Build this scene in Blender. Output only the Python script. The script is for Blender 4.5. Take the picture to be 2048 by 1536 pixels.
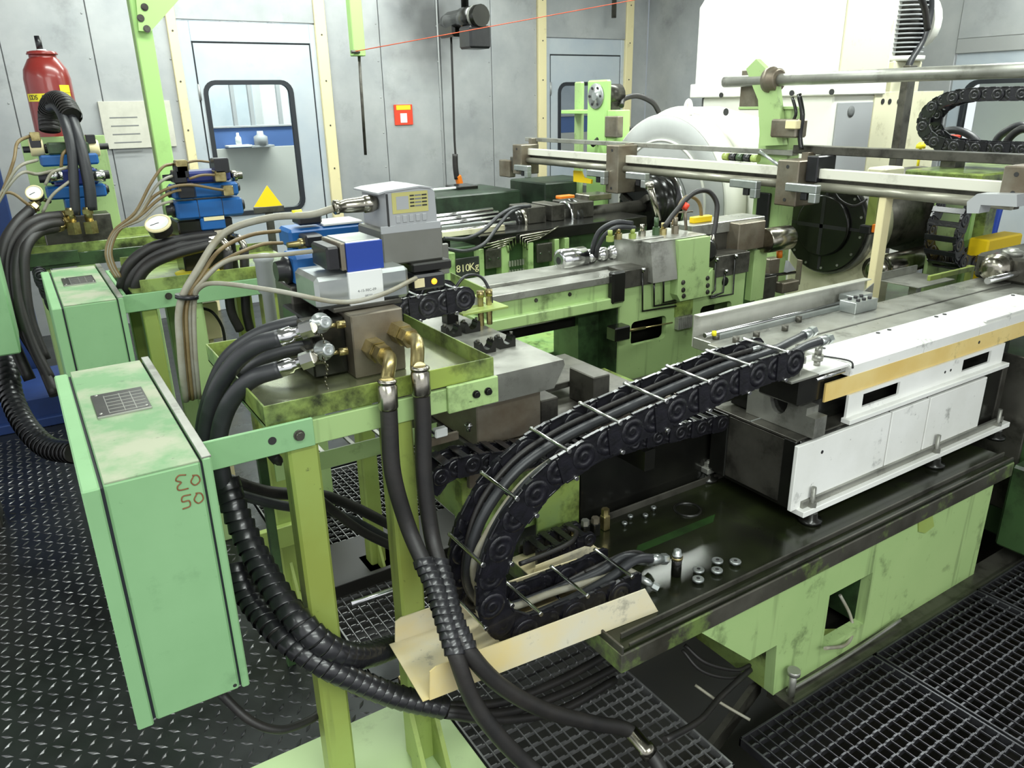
import bpy, math, random
from mathutils import Vector, Matrix
random.seed(7)
for o in list(bpy.data.objects): bpy.data.objects.remove(o)
SC = bpy.context.scene
COL = SC.collection
# world axes: X = along the machine beds, Y = across the beds towards the door wall, Z = up, metres
# ------------------------------------------------------------------ camera
cam_d = bpy.data.cameras.new('camera'); cam = bpy.data.objects.new('camera', cam_d); COL.objects.link(cam)
cam_d.sensor_width = 36.0; cam_d.sensor_fit = 'HORIZONTAL'; cam_d.lens = 26.8997
cam_d.clip_start = 0.02; cam_d.clip_end = 100
_m = ((0.842106, -0.538987, -0.018725), (-0.20187, -0.282823, -0.937688), (0.500106, 0.793413, -0.346972))
cam.matrix_world = Matrix(((_m[0][0], -_m[1][0], -_m[2][0], 0.0), (_m[0][1], -_m[1][1], -_m[2][1], 0.0),
                           (_m[0][2], -_m[1][2], -_m[2][2], 1.65), (0, 0, 0, 1)))
SC.camera = cam
# ------------------------------------------------------------------ world, lights, exposure
wd = bpy.data.worlds.new('hall_light'); SC.world = wd; wd.use_nodes = True
wd.node_tree.nodes['Background'].inputs[0].default_value = (0.94, 0.97, 1.0, 1)
wd.node_tree.nodes['Background'].inputs[1].default_value = 0.85
def area(name, loc, sx, sy, power, col=(0.93, 1.0, 0.95), rot=(0, 0, 0)):
    d = bpy.data.lights.new(name, 'AREA'); d.shape = 'RECTANGLE'; d.size = sx; d.size_y = sy; d.energy = power; d.color = col
    o = bpy.data.objects.new(name, d); COL.objects.link(o); o.location = loc; o.rotation_euler = rot
    return o
# rows of fluorescent luminaires under the ceiling, running along X
area('ceiling_luminaire', (1.6, 1.7, 3.15), 2.6, 0.35, 44)
area('ceiling_luminaire', (1.6, 3.7, 3.15), 2.6, 0.35, 70)
area('ceiling_luminaire', (1.8, 5.8, 3.15), 2.6, 0.35, 74)
area('ceiling_luminaire', (4.9, 2.2, 3.15), 1.8, 0.35, 72)
area('ceiling_luminaire', (4.4, 4.6, 3.15), 1.6, 0.35, 60)
area('ceiling_luminaire', (0.2, -0.9, 3.15), 2.6, 0.35, 60)
area('ceiling_luminaire', (0.4, -3.0, 3.15), 3.2, 0.5, 170)
area('ceiling_luminaire', (-2.4, 1.0, 3.15), 0.5, 3.2, 60)
area('hall_fill', (2.6, 7.8, 3.1), 3.0, 0.5, 110)  # added fill lamps, no fittings seen: they brighten the halls behind the door panes
area('hall_fill', (2.6, 9.9, 3.1), 3.0, 0.5, 110)
area('hall_fill', (7.2, 2.4, 3.1), 0.6, 2.6, 60)
SC.view_settings.view_transform = 'Standard'; SC.view_settings.look = 'None'
SC.view_settings.exposure = 0.35; SC.view_settings.gamma = 1.0; SC.view_settings.use_curve_mapping = False
# ------------------------------------------------------------------ materials
def lin(c):
    return tuple(((v/255)/12.92 if v <= 10 else (((v/255)+0.055)/1.055)**2.4) for v in c) + (1.0,)
def mat(name, c, rough=0.5, metal=0.0, dirt=None, amt=0.0, scale=6.0, lo=0.5, hi=0.7, c2=None, bump=0.0, bscale=60.0,
        spec=0.5, coat=0.0, stretch=None, speck=0.0, streak=0.0, c2scale=2.0, rvar=0.0, c2lo=0.35, c2hi=0.65):
    m = bpy.data.materials.new(name); m.use_nodes = True
    nt = m.node_tree; b = nt.nodes['Principled BSDF']
    b.inputs['Base Color'].default_value = lin(c); b.inputs['Roughness'].default_value = rough
    b.inputs['Metallic'].default_value = metal; b.inputs['Specular IOR Level'].default_value = spec
    if coat: b.inputs['Coat Weight'].default_value = coat; b.inputs['Coat Roughness'].default_value = 0.12
    tc = nt.nodes.new('ShaderNodeTexCoord'); src = tc.outputs['Object']
    if stretch:
        mp = nt.nodes.new('ShaderNodeMapping'); mp.inputs['Scale'].default_value = stretch
        nt.links.new(src, mp.inputs['Vector']); src = mp.outputs['Vector']
    def noise(sc, det=5.0, rg=0.6):
        n = nt.nodes.new('ShaderNodeTexNoise'); n.inputs['Scale'].default_value = sc
        n.inputs['Detail'].default_value = det; n.inputs['Roughness'].default_value = rg
        nt.links.new(src, n.inputs['Vector']); return n.outputs['Fac']
    def ramp(fac, a, bb):
        r = nt.nodes.new('ShaderNodeMapRange'); r.inputs['From Min'].default_value = a; r.inputs['From Max'].default_value = bb
        r.inputs['To Min'].default_value = 0; r.inputs['To Max'].default_value = 1; nt.links.new(fac, r.inputs['Value']); return r.outputs['Result']
    def mix(fac, ca, cb, k=1.0):
        x = nt.nodes.new('ShaderNodeMix'); x.data_type = 'RGBA'
        if k != 1.0:
            mu = nt.nodes.new('ShaderNodeMath'); mu.operation = 'MULTIPLY'; mu.inputs[1].default_value = k
            nt.links.new(fac, mu.inputs[0]); fac = mu.outputs[0]
        nt.links.new(fac, x.inputs[0])
        for i, cc in ((6, ca), (7, cb)):
            if isinstance(cc, tuple): x.inputs[i].default_value = cc
            else: nt.links.new(cc, x.inputs[i])
        return x.outputs[2]
    out = lin(c)
    if c2: out = mix(ramp(noise(c2scale), c2lo, c2hi), out, lin(c2))
    if dirt: out = mix(ramp(noise(scale, 8.0, 0.68), lo, hi), out, lin(dirt), amt)
    if speck: out = mix(ramp(noise(46.0, 3.0, 0.6), 0.70, 0.76), out, lin((34, 34, 26)), speck)
    if streak:
        mp2 = nt.nodes.new('ShaderNodeMapping'); mp2.inputs['Scale'].default_value = (26.0, 26.0, 1.6)
        nt.links.new(tc.outputs['Object'], mp2.inputs['Vector']); n2 = nt.nodes.new('ShaderNodeTexNoise'); n2.inputs['Scale'].default_value = 1.0; n2.inputs['Detail'].default_value = 3.0
        nt.links.new(mp2.outputs['Vector'], n2.inputs['Vector']); out = mix(ramp(n2.outputs['Fac'], 0.60, 0.74), out, lin((44, 50, 30)), streak)
    if not isinstance(out, tuple): nt.links.new(out, b.inputs['Base Color'])
    if rvar:
        r = nt.nodes.new('ShaderNodeMapRange'); r.inputs['To Min'].default_value = max(0.03, rough-rvar); r.inputs['To Max'].default_value = min(1, rough+rvar)
        r.inputs['From Min'].default_value = 0.3; r.inputs['From Max'].default_value = 0.7
        nt.links.new(noise(scale*0.7+1), r.inputs['Value']); nt.links.new(r.outputs['Result'], b.inputs['Roughness'])
    if bump:
        bp = nt.nodes.new('ShaderNodeBump'); bp.inputs['Strength'].default_value = bump; bp.inputs['Distance'].default_value = 0.004
        nt.links.new(noise(bscale, 3.0), bp.inputs['Height']); nt.links.new(bp.outputs['Normal'], b.inputs['Normal'])
    return m
M = {}
M['boxgreen'] = mat('box_green_paint', (128, 170, 122), 0.5, speck=0.2, dirt=(96, 128, 92), amt=0.5, scale=9, lo=0.58, hi=0.75, c2=(136, 178, 130), c2scale=3)
M['boxtop'] = mat('worn_green_paint', (112, 150, 106), 0.6, speck=0.6, c2=(160, 164, 140), c2scale=6.5, c2lo=0.42, c2hi=0.6, dirt=(70, 80, 66), amt=0.75, scale=22, lo=0.62, hi=0.75)
M['green'] = mat('machine_green_paint', (154, 182, 120), 0.45, speck=0.7, streak=0.45, dirt=(48, 56, 32), amt=0.85, scale=8, lo=0.57, hi=0.75, c2=(162, 188, 126), c2scale=2.5, coat=0.15)
M['oilgreen'] = mat('oily_green_paint', (126, 150, 90), 0.32, speck=0.4, dirt=(26, 28, 16), amt=0.95, scale=5.5, lo=0.45, hi=0.62, c2=(146, 164, 76), c2scale=3, coat=0.4)
M['yelgreen'] = mat('yellow_green_paint', (138, 150, 70), 0.42, speck=0.6, streak=0.4, dirt=(58, 64, 26), amt=0.8, scale=6, lo=0.57, hi=0.76, c2=(148, 168, 90), c2scale=2.0, coat=0.2)
M['dkgreen'] = mat('dark_green_paint', (54, 80, 46), 0.4, dirt=(18, 24, 14), amt=0.9, scale=5, lo=0.48, hi=0.66, coat=0.2)
M['deepgreen'] = mat('deep_green_paint', (46, 62, 46), 0.45, dirt=(24, 28, 22), amt=0.8, scale=6, lo=0.46, hi=0.66)
M['palegreen'] = mat('pale_green_paint', (166, 208, 126), 0.5, dirt=(120, 150, 90), amt=0.4, scale=6, lo=0.6, hi=0.8)
M['galv'] = mat('galvanised_sheet', (180, 182, 182), 0.45, 0.35, c2=(160, 163, 165), c2scale=2.2, dirt=(104, 105, 104), amt=0.5, scale=3.2, lo=0.56, hi=0.8, rvar=0.12)
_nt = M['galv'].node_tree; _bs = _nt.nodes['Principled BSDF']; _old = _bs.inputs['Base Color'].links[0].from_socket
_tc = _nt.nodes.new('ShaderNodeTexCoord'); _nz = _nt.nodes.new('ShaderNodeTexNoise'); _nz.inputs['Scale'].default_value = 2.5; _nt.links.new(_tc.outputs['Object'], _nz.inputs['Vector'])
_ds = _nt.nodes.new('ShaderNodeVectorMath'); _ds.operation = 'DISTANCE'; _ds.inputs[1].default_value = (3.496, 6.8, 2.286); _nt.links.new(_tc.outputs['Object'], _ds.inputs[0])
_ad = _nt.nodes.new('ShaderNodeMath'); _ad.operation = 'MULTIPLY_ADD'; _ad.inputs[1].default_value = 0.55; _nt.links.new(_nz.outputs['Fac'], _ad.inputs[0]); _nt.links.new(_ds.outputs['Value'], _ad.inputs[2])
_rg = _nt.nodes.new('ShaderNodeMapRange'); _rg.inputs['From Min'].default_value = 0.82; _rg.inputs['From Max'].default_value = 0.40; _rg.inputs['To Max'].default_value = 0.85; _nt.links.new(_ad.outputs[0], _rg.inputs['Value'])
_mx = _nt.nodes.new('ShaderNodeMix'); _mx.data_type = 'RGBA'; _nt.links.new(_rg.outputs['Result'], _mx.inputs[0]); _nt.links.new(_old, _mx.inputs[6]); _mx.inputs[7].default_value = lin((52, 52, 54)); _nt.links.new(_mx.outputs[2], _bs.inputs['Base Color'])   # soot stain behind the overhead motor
M['galv2'] = mat('pale_door_sheet', (194, 200, 204), 0.42, 0.25, c2=(176, 186, 196), c2scale=1.6, dirt=(118, 120, 118), amt=0.4, scale=4, lo=0.6, hi=0.8)
M['galvseam'] = mat('seam_strip', (168, 170, 170), 0.45, 0.4)
M['cream'] = mat('cream_paint', (226, 214, 168), 0.5, dirt=(140, 128, 90), amt=0.6, scale=9, lo=0.6, hi=0.76)
M['creamcast'] = mat('cream_machine_paint', (226, 222, 190), 0.4, dirt=(122, 108, 60), amt=0.7, scale=5, lo=0.55, hi=0.75)
M['white'] = mat('white_machine_paint', (232, 232, 222), 0.4, dirt=(168, 166, 148), amt=0.5, scale=5, lo=0.6, hi=0.8)
M['whiteworn'] = mat('worn_white_paint', (240, 240, 236), 0.4, speck=0.45, dirt=(70, 72, 66), amt=0.85, scale=8, lo=0.6, hi=0.74, c2=(226, 226, 220), c2scale=3)
M['yellowplate'] = mat('dull_yellow_paint', (222, 190, 112), 0.45, dirt=(74, 66, 44), amt=0.85, scale=9, lo=0.58, hi=0.74, c2=(232, 208, 140), c2scale=4)
M['steel'] = mat('machined_steel', (168, 168, 160), 0.36, 0.6, c2=(136, 136, 128), c2scale=4, dirt=(52, 50, 42), amt=0.7, scale=9, lo=0.54, hi=0.74, rvar=0.12)
M['traysteel'] = mat('oily_tray_sheet', (150, 156, 116), 0.24, 0.55, c2=(108, 112, 84), c2scale=5, dirt=(52, 56, 30), amt=0.8, scale=6, lo=0.52, hi=0.7, coat=0.3)
M['railwhite'] = mat('pale_rail_paint', (222, 220, 206), 0.35, 0.15, dirt=(120, 116, 98), amt=0.6, scale=5, lo=0.56, hi=0.75)
M['steeldk'] = mat('oiled_dark_steel', (100, 98, 90), 0.36, 0.6, c2=(74, 72, 66), c2scale=4, dirt=(24, 22, 18), amt=0.8, scale=8, lo=0.5, hi=0.72, rvar=0.1)
M['steelbr'] = mat('browned_steel', (134, 128, 114), 0.4, 0.55, c2=(112, 100, 84), c2scale=7, dirt=(70, 66, 60), amt=0.5, scale=6)
M['oilplate'] = mat('oil_wet_black_plate', (26, 27, 20), 0.22, 0.3, c2=(36, 42, 22), c2scale=5, dirt=(60, 74, 34), amt=0.55, scale=4, lo=0.58, hi=0.74, rvar=0.08, coat=0.35)
M['trough'] = mat('worn_cream_sheet', (222, 202, 144), 0.42, c2=(212, 206, 184), c2scale=4, dirt=(64, 58, 40), amt=0.85, scale=8, lo=0.6, hi=0.74, speck=0.4)
M['railgrey'] = mat('grey_rail_steel', (150, 148, 134), 0.32, 0.35, c2=(124, 122, 108), c2scale=5)
M['brightsteel'] = mat('bright_steel', (204, 204, 194), 0.34, 0.35, c2=(178, 178, 168), c2scale=4, dirt=(110, 108, 96), amt=0.5, scale=6, lo=0.55, hi=0.75)
M['guardgrey'] = mat('guard_grey_paint', (186, 188, 186), 0.45, c2=(174, 176, 174), c2scale=3)
M['oilflange'] = mat('oily_flange', (92, 90, 82), 0.3, 0.35, c2=(60, 58, 50), c2scale=6, dirt=(128, 152, 84), amt=0.85, scale=7, lo=0.52, hi=0.64, coat=0.3)
M['stripgreen'] = mat('oil_covered_green', (34, 58, 26), 0.2, c2=(26, 40, 20), c2scale=8, coat=0.4)
M['oilblack'] = mat('oily_black_metal', (20, 20, 18), 0.25, 0.3, c2=(34, 34, 30), c2scale=6, coat=0.3)
M['silver'] = mat('cast_aluminium', (186, 190, 188), 0.3, 0.75, c2=(160, 166, 164), c2scale=6)
M['greyalu'] = mat('grey_aluminium_cover', (128, 128, 122), 0.45, 0.45, c2=(118, 118, 110), c2scale=5)
M['lightgrey'] = mat('light_grey_plastic', (162, 164, 166), 0.45)
M['chrome'] = mat('chromed_steel', (214, 214, 214), 0.16, 1.0)
M['nickel'] = mat('nickel_fitting', (176, 172, 160), 0.22, 1.0, c2=(140, 136, 122), c2scale=30)
M['brass'] = mat('brass_fitting', (184, 170, 122), 0.3, 0.9, c2=(146, 132, 86), c2scale=30, dirt=(60, 50, 26), amt=0.6, scale=30, lo=0.55, hi=0.75)
M['black'] = mat('black_plastic', (20, 20, 23), 0.35, c2=(28, 28, 32), c2scale=30, coat=0.1)
M['chainblk'] = mat('oily_chain_plastic', (15, 15, 18), 0.28, c2=(26, 25, 32), c2scale=40, bump=0.25, bscale=90, coat=0.25)
M['rubber'] = mat('black_rubber_hose', (27, 26, 26), 0.5, c2=(40, 37, 35), c2scale=12, bump=0.1, bscale=120)
M['hose'] = mat('grey_black_hose', (50, 51, 54), 0.42, c2=(36, 37, 40), c2scale=9)
M['wrap'] = mat('spiral_wrap', (24, 24, 27), 0.32, c2=(34, 34, 37), c2scale=20, coat=0.2)
M['cable'] = mat('grey_cable', (150, 148, 136), 0.5, c2=(132, 126, 106), c2scale=14)
M['cablebr'] = mat('brownish_cable', (128, 112, 78), 0.5, c2=(108, 88, 54), c2scale=14)
M['blue'] = mat('valve_blue', (16, 92, 160), 0.4, c2=(20, 78, 138), c2scale=5, dirt=(14, 40, 70), amt=0.5, scale=12, lo=0.58, hi=0.75)
M['dkblue'] = mat('dark_valve_blue', (28, 42, 110), 0.35)
M['labelblue'] = mat('label_blue', (28, 62, 152), 0.4)
M['labelwhite'] = mat('label_white', (226, 228, 226), 0.5)
M['ink'] = mat('label_ink', (120, 122, 122), 0.6)
M['inkdk'] = mat('dark_ink', (40, 40, 40), 0.6)
M['yellow'] = mat('sign_yellow', (246, 208, 16), 0.5)
M['labelyellow'] = mat('label_yellow', (236, 222, 40), 0.5)
M['labelpale'] = mat('pale_yellow_label', (186, 180, 112), 0.5)
M['plaque'] = mat('paper_plaque', (206, 204, 190), 0.6, c2=(192, 190, 176), c2scale=8)
M['red'] = mat('red_enamel', (140, 46, 40), 0.28, c2=(128, 40, 36), c2scale=5, coat=0.3)
M['signred'] = mat('sign_red', (214, 62, 34), 0.5)
M['orange'] = mat('orange_plastic', (226, 120, 24), 0.45)
M['orangepen'] = mat('red_brown_marker', (128, 78, 46), 0.6)
M['line'] = mat('orange_line', (200, 84, 50), 0.4)
M['nameplate'] = mat('etched_nameplate', (62, 62, 60), 0.3, 0.6, c2=(84, 82, 78), c2scale=14)
M['platerule'] = mat('nameplate_rule', (168, 168, 160), 0.35, 0.6)
M['floor'] = mat('dark_checker_steel', (64, 66, 66), 0.3, 0.75, c2=(46, 48, 48), c2scale=1.6, dirt=(24, 24, 24), amt=0.7, scale=3, lo=0.5, hi=0.72, rvar=0.12)
M['lozenge'] = mat('worn_checker_lozenge', (118, 118, 118), 0.3, 0.8, c2=(78, 78, 80), c2scale=3)
M['pit'] = mat('dark_sump', (14, 13, 10), 0.5, c2=(24, 21, 12), c2scale=3)
M['grate'] = mat('grating_steel', (150, 150, 150), 0.38, 0.6, c2=(112, 112, 112), c2scale=9)
M['gratedk'] = mat('dark_grating_steel', (80, 80, 84), 0.36, 0.7, c2=(56, 55, 58), c2scale=7)
M['baseplate'] = mat('pale_green_base_plate', (182, 206, 150), 0.4, dirt=(110, 116, 80), amt=0.5, scale=6, lo=0.58, hi=0.76)
M['dripgreen'] = mat('oily_light_green', (134, 176, 112), 0.3, dirt=(44, 62, 24), amt=0.85, scale=11, lo=0.5, hi=0.66, c2=(160, 190, 110), c2scale=6, coat=0.3)
M['hallgrey'] = mat('hall_partition_grey', (188, 188, 182), 0.6)
M['hallblue'] = mat('hall_partition_blue', (74, 104, 158), 0.5)
M['hallpale'] = mat('hall_pale', (176, 184, 190), 0.5, c2=(160, 170, 178), c2scale=3)
M['bluefl'] = mat('blue_floor_paint', (38, 64, 122), 0.45, c2=(32, 52, 100), c2scale=4)
M['concrete'] = mat('grey_concrete', (110, 112, 112), 0.6, c2=(96, 98, 98), c2scale=3)
M['gasket'] = mat('black_gasket', (34, 38, 44), 0.5)
M['glassmat'] = bpy.data.materials.new('window_glass'); M['glassmat'].use_nodes = True
_b = M['glassmat'].node_tree.nodes['Principled BSDF']
_b.inputs['Base Color'].default_value = (0.9, 0.95, 0.95, 1); _b.inputs['Roughness'].default_value = 0.02
_b.inputs['Transmission Weight'].default_value = 1.0; _b.inputs['IOR'].default_value = 1.02; _b.inputs['Specular IOR Level'].default_value = 0.6
M['led'] = bpy.data.materials.new('amber_led'); M['led'].use_nodes = True
_b = M['led'].node_tree.nodes['Principled BSDF']; _b.inputs['Base Color'].default_value = lin((250, 170, 30))
_b.inputs['Emission Color'].default_value = (1.0, 0.42, 0.03, 1); _b.inputs['Emission Strength'].default_value = 1.2
# ------------------------------------------------------------------ mesh helpers
class MB:
    def __init__(s): s.v = []; s.f = []; s.sm = []
    def add(s, vs, fs, smooth=False):
        o = len(s.v); s.v += [tuple(p) for p in vs]
        for f in fs: s.f.append(tuple(i+o for i in f)); s.sm.append(smooth if isinstance(smooth, bool) else smooth)
        return s
    def box(s, x0, x1, y0, y1, z0, z1, b=0.002):
        return s.obox(((x0+x1)/2, (y0+y1)/2, (z0+z1)/2), (abs(x1-x0), abs(y1-y0), abs(z1-z0)), None, b)
    def obox(s, c, size, R=None, b=0.002):
        hx, hy, hz = (v/2 for v in size); b = min(b, hx*0.45, hy*0.45, hz*0.45); c = Vector(c)
        vs = []; fs = []; idx = {}
        for sx in (-1, 1):
            for sy in (-1, 1):
                for sz in (-1, 1):
                    for ax in range(3):
                        p = [sx*(hx-b), sy*(hy-b), sz*(hz-b)]; p[ax] = (sx*hx, sy*hy, sz*hz)[ax]
                        idx[(sx, sy, sz, ax)] = len(vs); v = Vector(p)
                        vs.append(c + (R @ v if R else v))
        for ax in range(3):
            o = [a for a in range(3) if a != ax]
            for sg in (-1, 1):
                q = []
                for (u, w) in ((-1, -1), (1, -1), (1, 1), (-1, 1)):
                    k = [0, 0, 0]; k[ax] = sg; k[o[0]] = u; k[o[1]] = w; q.append(idx[(*k, ax)])
                if (sg > 0) == (ax == 1): q.reverse()
                fs.append(q)
        for ax in range(3):                                   # edge bevels
            o = [a for a in range(3) if a != ax]
            for u in (-1, 1):
                for w in (-1, 1):
                    k0 = [0, 0, 0]; k0[o[0]] = u; k0[o[1]] = w; k1 = list(k0); k0[ax] = -1; k1[ax] = 1
                    q = [idx[(*k0, o[0])], idx[(*k1, o[0])], idx[(*k1, o[1])], idx[(*k0, o[1])]]
                    if (u*w > 0) == (ax != 1): q.reverse()
                    fs.append(q)
        for sx in (-1, 1):
            for sy in (-1, 1):
                for sz in (-1, 1):
                    q = [idx[(sx, sy, sz, a)] for a in range(3)]
                    if sx*sy*sz < 0: q.reverse()
                    fs.append(q)
        return s.add(vs, fs)
    def frame(s, d):
        d = Vector(d).normalized(); a = Vector((0, 0, 1)) if abs(d.z) < 0.9 else Vector((1, 0, 0))
        u = d.cross(a).normalized(); return u, d.cross(u).normalized()
    def lathe(s, p0, d, prof, n=16, caps=True, smooth=True):
        p0 = Vector(p0); d = Vector(d).normalized(); u, w = s.frame(d); vs = []; fs = []
        for (t, r) in prof:
            for i in range(n):
                a = 2*math.pi*i/n; vs.append(p0 + d*t + (u*math.cos(a) + w*math.sin(a))*r)
        for k in range(len(prof)-1):
            for i in range(n):
                j = (i+1) % n; fs.append((k*n+i, k*n+j, (k+1)*n+j, (k+1)*n+i))
        s.add(vs, fs, smooth)
        if caps:
            o = len(s.v)-len(vs)
            s.f.append(tuple(o+i for i in reversed(range(n)))); s.sm.append(False)
            s.f.append(tuple(o+(len(prof)-1)*n+i for i in range(n))); s.sm.append(False)
        return s
    def cyl(s, p0, p1, r, r1=None, n=16, smooth=True):
        d = Vector(p1)-Vector(p0); L = d.length
        return s.lathe(p0, d, [(0, r), (L, r if r1 is None else r1)], n, True, smooth)
    def hexn(s, p0, p1, r): return s.cyl(p0, p1, r, n=6, smooth=False)
    def tube(s, pts, r, n=8, sub=5, closed=False):
        P = [Vector(p) for p in pts]
        if len(P) > 2 and sub > 1:
            Q = []; E = [P[0]*2-P[1]] + P + [P[-1]*2-P[-2]]
            for i in range(1, len(E)-2):
                for k in range(sub):
                    t = k/sub; a, b, c, d = E[i-1], E[i], E[i+1], E[i+2]
                    Q.append(0.5*((2*b)+(c-a)*t+(2*a-5*b+4*c-d)*t*t+(3*b-a-3*c+d)*t**3))
            Q.append(P[-1]); P = Q
        m = len(P); vs = []; fs = []; u = None
        for i, p in enumerate(P):
            d = (P[min(i+1, m-1)]-P[max(i-1, 0)])
            if d.length < 1e-9: d = Vector((0, 0, 1))
            d.normalize()
            if u is None: u, w = s.frame(d)
            else:
                u = (u - d*u.dot(d)); u = u.normalized() if u.length > 1e-6 else s.frame(d)[0]; w = d.cross(u)
            rr = r(i/(m-1)) if callable(r) else r
            for k in range(n):
                a = 2*math.pi*k/n; vs.append(p + (u*math.cos(a)+w*math.sin(a))*rr)
        for i in range(m-1):
            for k in range(n):
                j = (k+1) % n; fs.append((i*n+k, i*n+j, (i+1)*n+j, (i+1)*n+k))
        s.add(vs, fs, True); o = len(s.v)-len(vs)
        s.f.append(tuple(o+k for k in reversed(range(n)))); s.sm.append(False)
        s.f.append(tuple(o+(m-1)*n+k for k in range(n))); s.sm.append(False)
        return s
    def prism(s, poly, ax, a, b):
        """polygon in the plane normal to ax ('x': (y,z), 'y': (x,z), 'z': (x,y)) extruded from a to b"""
        def P(q, t): return {'x': (t, q[0], q[1]), 'y': (q[0], t, q[1]), 'z': (q[0], q[1], t)}[ax]
        n = len(poly); ar = sum(poly[i][0]*poly[(i+1) % n][1]-poly[(i+1) % n][0]*poly[i][1] for i in range(n))
        if (ar > 0) == (ax == 'y'): poly = list(reversed(poly))
        if a > b: a, b = b, a
        vs = [P(q, a) for q in poly] + [P(q, b) for q in poly]
        fs = [tuple(reversed(range(n))), tuple(range(n, 2*n))] + [(i, (i+1) % n, n+(i+1) % n, n+i) for i in range(n)]
        return s.add(vs, fs)
    def ring(s, outer, inner, ax, a, b):
        """plate with a hole; outer and inner loops hold the same number of 2-D points"""
        def P(q, t): return {'x': (t, q[0], q[1]), 'y': (q[0], t, q[1]), 'z': (q[0], q[1], t)}[ax]
        n = len(outer); vs = [P(q, a) for q in outer]+[P(q, a) for q in inner]+[P(q, b) for q in outer]+[P(q, b) for q in inner]
        fs = []
        for i in range(n):
            j = (i+1) % n
            fs += [(i, j, n+j, n+i), (2*n+j, 2*n+i, 3*n+i, 3*n+j), (j, i, 2*n+i, 2*n+j), (n+i, n+j, 3*n+j, 3*n+i)]
        return s.add(vs, fs)
def rrect(x0, x1, z0, z1, r, k=5):
    out = []
    for cx, cz, a0 in ((x1-r, z1-r, 0), (x0+r, z1-r, 90), (x0+r, z0+r, 180), (x1-r, z0+r, 270)):
        for i in range(k+1):
            a = math.radians(a0+90*i/k); out.append((cx+r*math.cos(a), cz+r*math.sin(a)))
    return out
def rect_for(inner, x0, x1, z0, z1):
    """outer rectangle loop matching a rounded loop point by point"""
    n = len(inner); q = n//4; out = []
    for c, (cx, cz) in enumerate(((x1, z1), (x0, z1), (x0, z0), (x1, z0))):
        for i in range(q):
            px, pz = inner[c*q+i]; h = q/2
            if c % 2 == 0: out.append((cx, pz) if i < h-0.6 else ((cx, cz) if i < h+0.4 else (px, cz)))
            else: out.append((px, cz) if i < h-0.6 else ((cx, cz) if i < h+0.4 else (cx, pz)))
    return out
def lk(o, parent=None):
    COL.objects.link(o)
    if parent: o.parent = parent
    return o
ROOT = {}
def origin(p):
    while p.parent: p = p.parent
    return Vector(p.location)
def mesh_of(mb, name, off=Vector((0, 0, 0))):
    me = bpy.data.meshes.new(name); me.from_pydata([tuple(Vector(p)-off) for p in mb.v], [], mb.f)
    me.polygons.foreach_set('use_smooth', mb.sm); me.validate(); me.update(); return me
def obj(name, mb, m, parent=None):
    off = origin(parent) if parent else Vector((0, 0, 0))
    me = mesh_of(mb, name, off); me.materials.append(M[m] if isinstance(m, str) else m)
    return lk(bpy.data.objects.new(name, me), parent)
def inst(name, me, loc, rot, parent):
    o = bpy.data.objects.new(name, me); lk(o, parent); o.location = Vector(loc)-(origin(parent) if parent else Vector((0, 0, 0))); o.rotation_euler = rot
    return o
def mk(mb, name, m):
    me = mesh_of(mb, name); me.materials.append(M[m]); return me
def tag(o, label, cat, group=None):
    o['label'] = label; o['category'] = cat
    if group: o['group'] = group
    return o
def thing(name, label, cat, loc, group=None):
    o = bpy.data.objects.new(name, None); COL.objects.link(o); o.location = loc; o.empty_display_size = 0.05
    return tag(o, label, cat, group)
def single(name, mb, m, label, cat, group=None):
    """a thing that is one mesh: origin at the bottom centre of its own bounds"""
    xs = list(zip(*mb.v)); c = Vector(((min(xs[0])+max(xs[0]))/2, (min(xs[1])+max(xs[1]))/2, min(xs[2])))
    me = mesh_of(mb, name, c); me.materials.append(M[m]); o = lk(bpy.data.objects.new(name, me)); o.location = c
    return tag(o, label, cat, group)
def struct(name, mb, m, parent=None):
    o = obj(name, mb, m, parent)
    if not parent: o['kind'] = 'structure'
    return o
def copy_tree(o, parent=None):
    c = o.copy(); COL.objects.link(c); c.parent = parent
    for ch in list(o.children): copy_tree(ch, c)
    return c
def text_part(name, s, size, m, parent, loc, rot, depth=0.0006, align='CENTER'):
    cu = bpy.data.curves.new(name, 'FONT'); cu.body = s; cu.size = size; cu.extrude = depth; cu.align_x = align; cu.align_y = 'CENTER'; cu.resolution_u = 3
    t = bpy.data.objects.new(name, cu); me = bpy.data.meshes.new_from_object(t); bpy.data.objects.remove(t)
    me.materials.append(M[m]); return inst(name, me, loc, rot, parent)
FRONT = (math.pi/2, 0, 0)          # text facing -Y
def bolt(parent, p, d, r=0.008, h=0.007, m='steeldk', name='bolt'):
    p = Vector(p); d = Vector(d).normalized()
    b = MB().cyl(p, p+d*h*0.35, r*1.35, n=12); b.cyl(p+d*h*0.35, p+d*h, r, n=10); b.cyl(p+d*h*0.96, p+d*h*1.02, r*0.45, n=6)
    return obj(name, b, m, parent)

# ================================================================== the room
WY = 6.8; WX = 6.1; CH = 3.3
fl = MB()
for (x0, x1, y0, y1) in ((-3.6, 0.62, -4.6, WY), (0.62, WX, 3.3, WY), (0.62, 0.75, -4.6, 1.9), (0.75, 3.4, -4.6, 0.32), (3.4, WX, -4.6, 3.3)):
    fl.box(x0, x1, y0, y1, -0.03, 0.0, 0.0)
floor = struct('floor', fl, 'floor')
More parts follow.
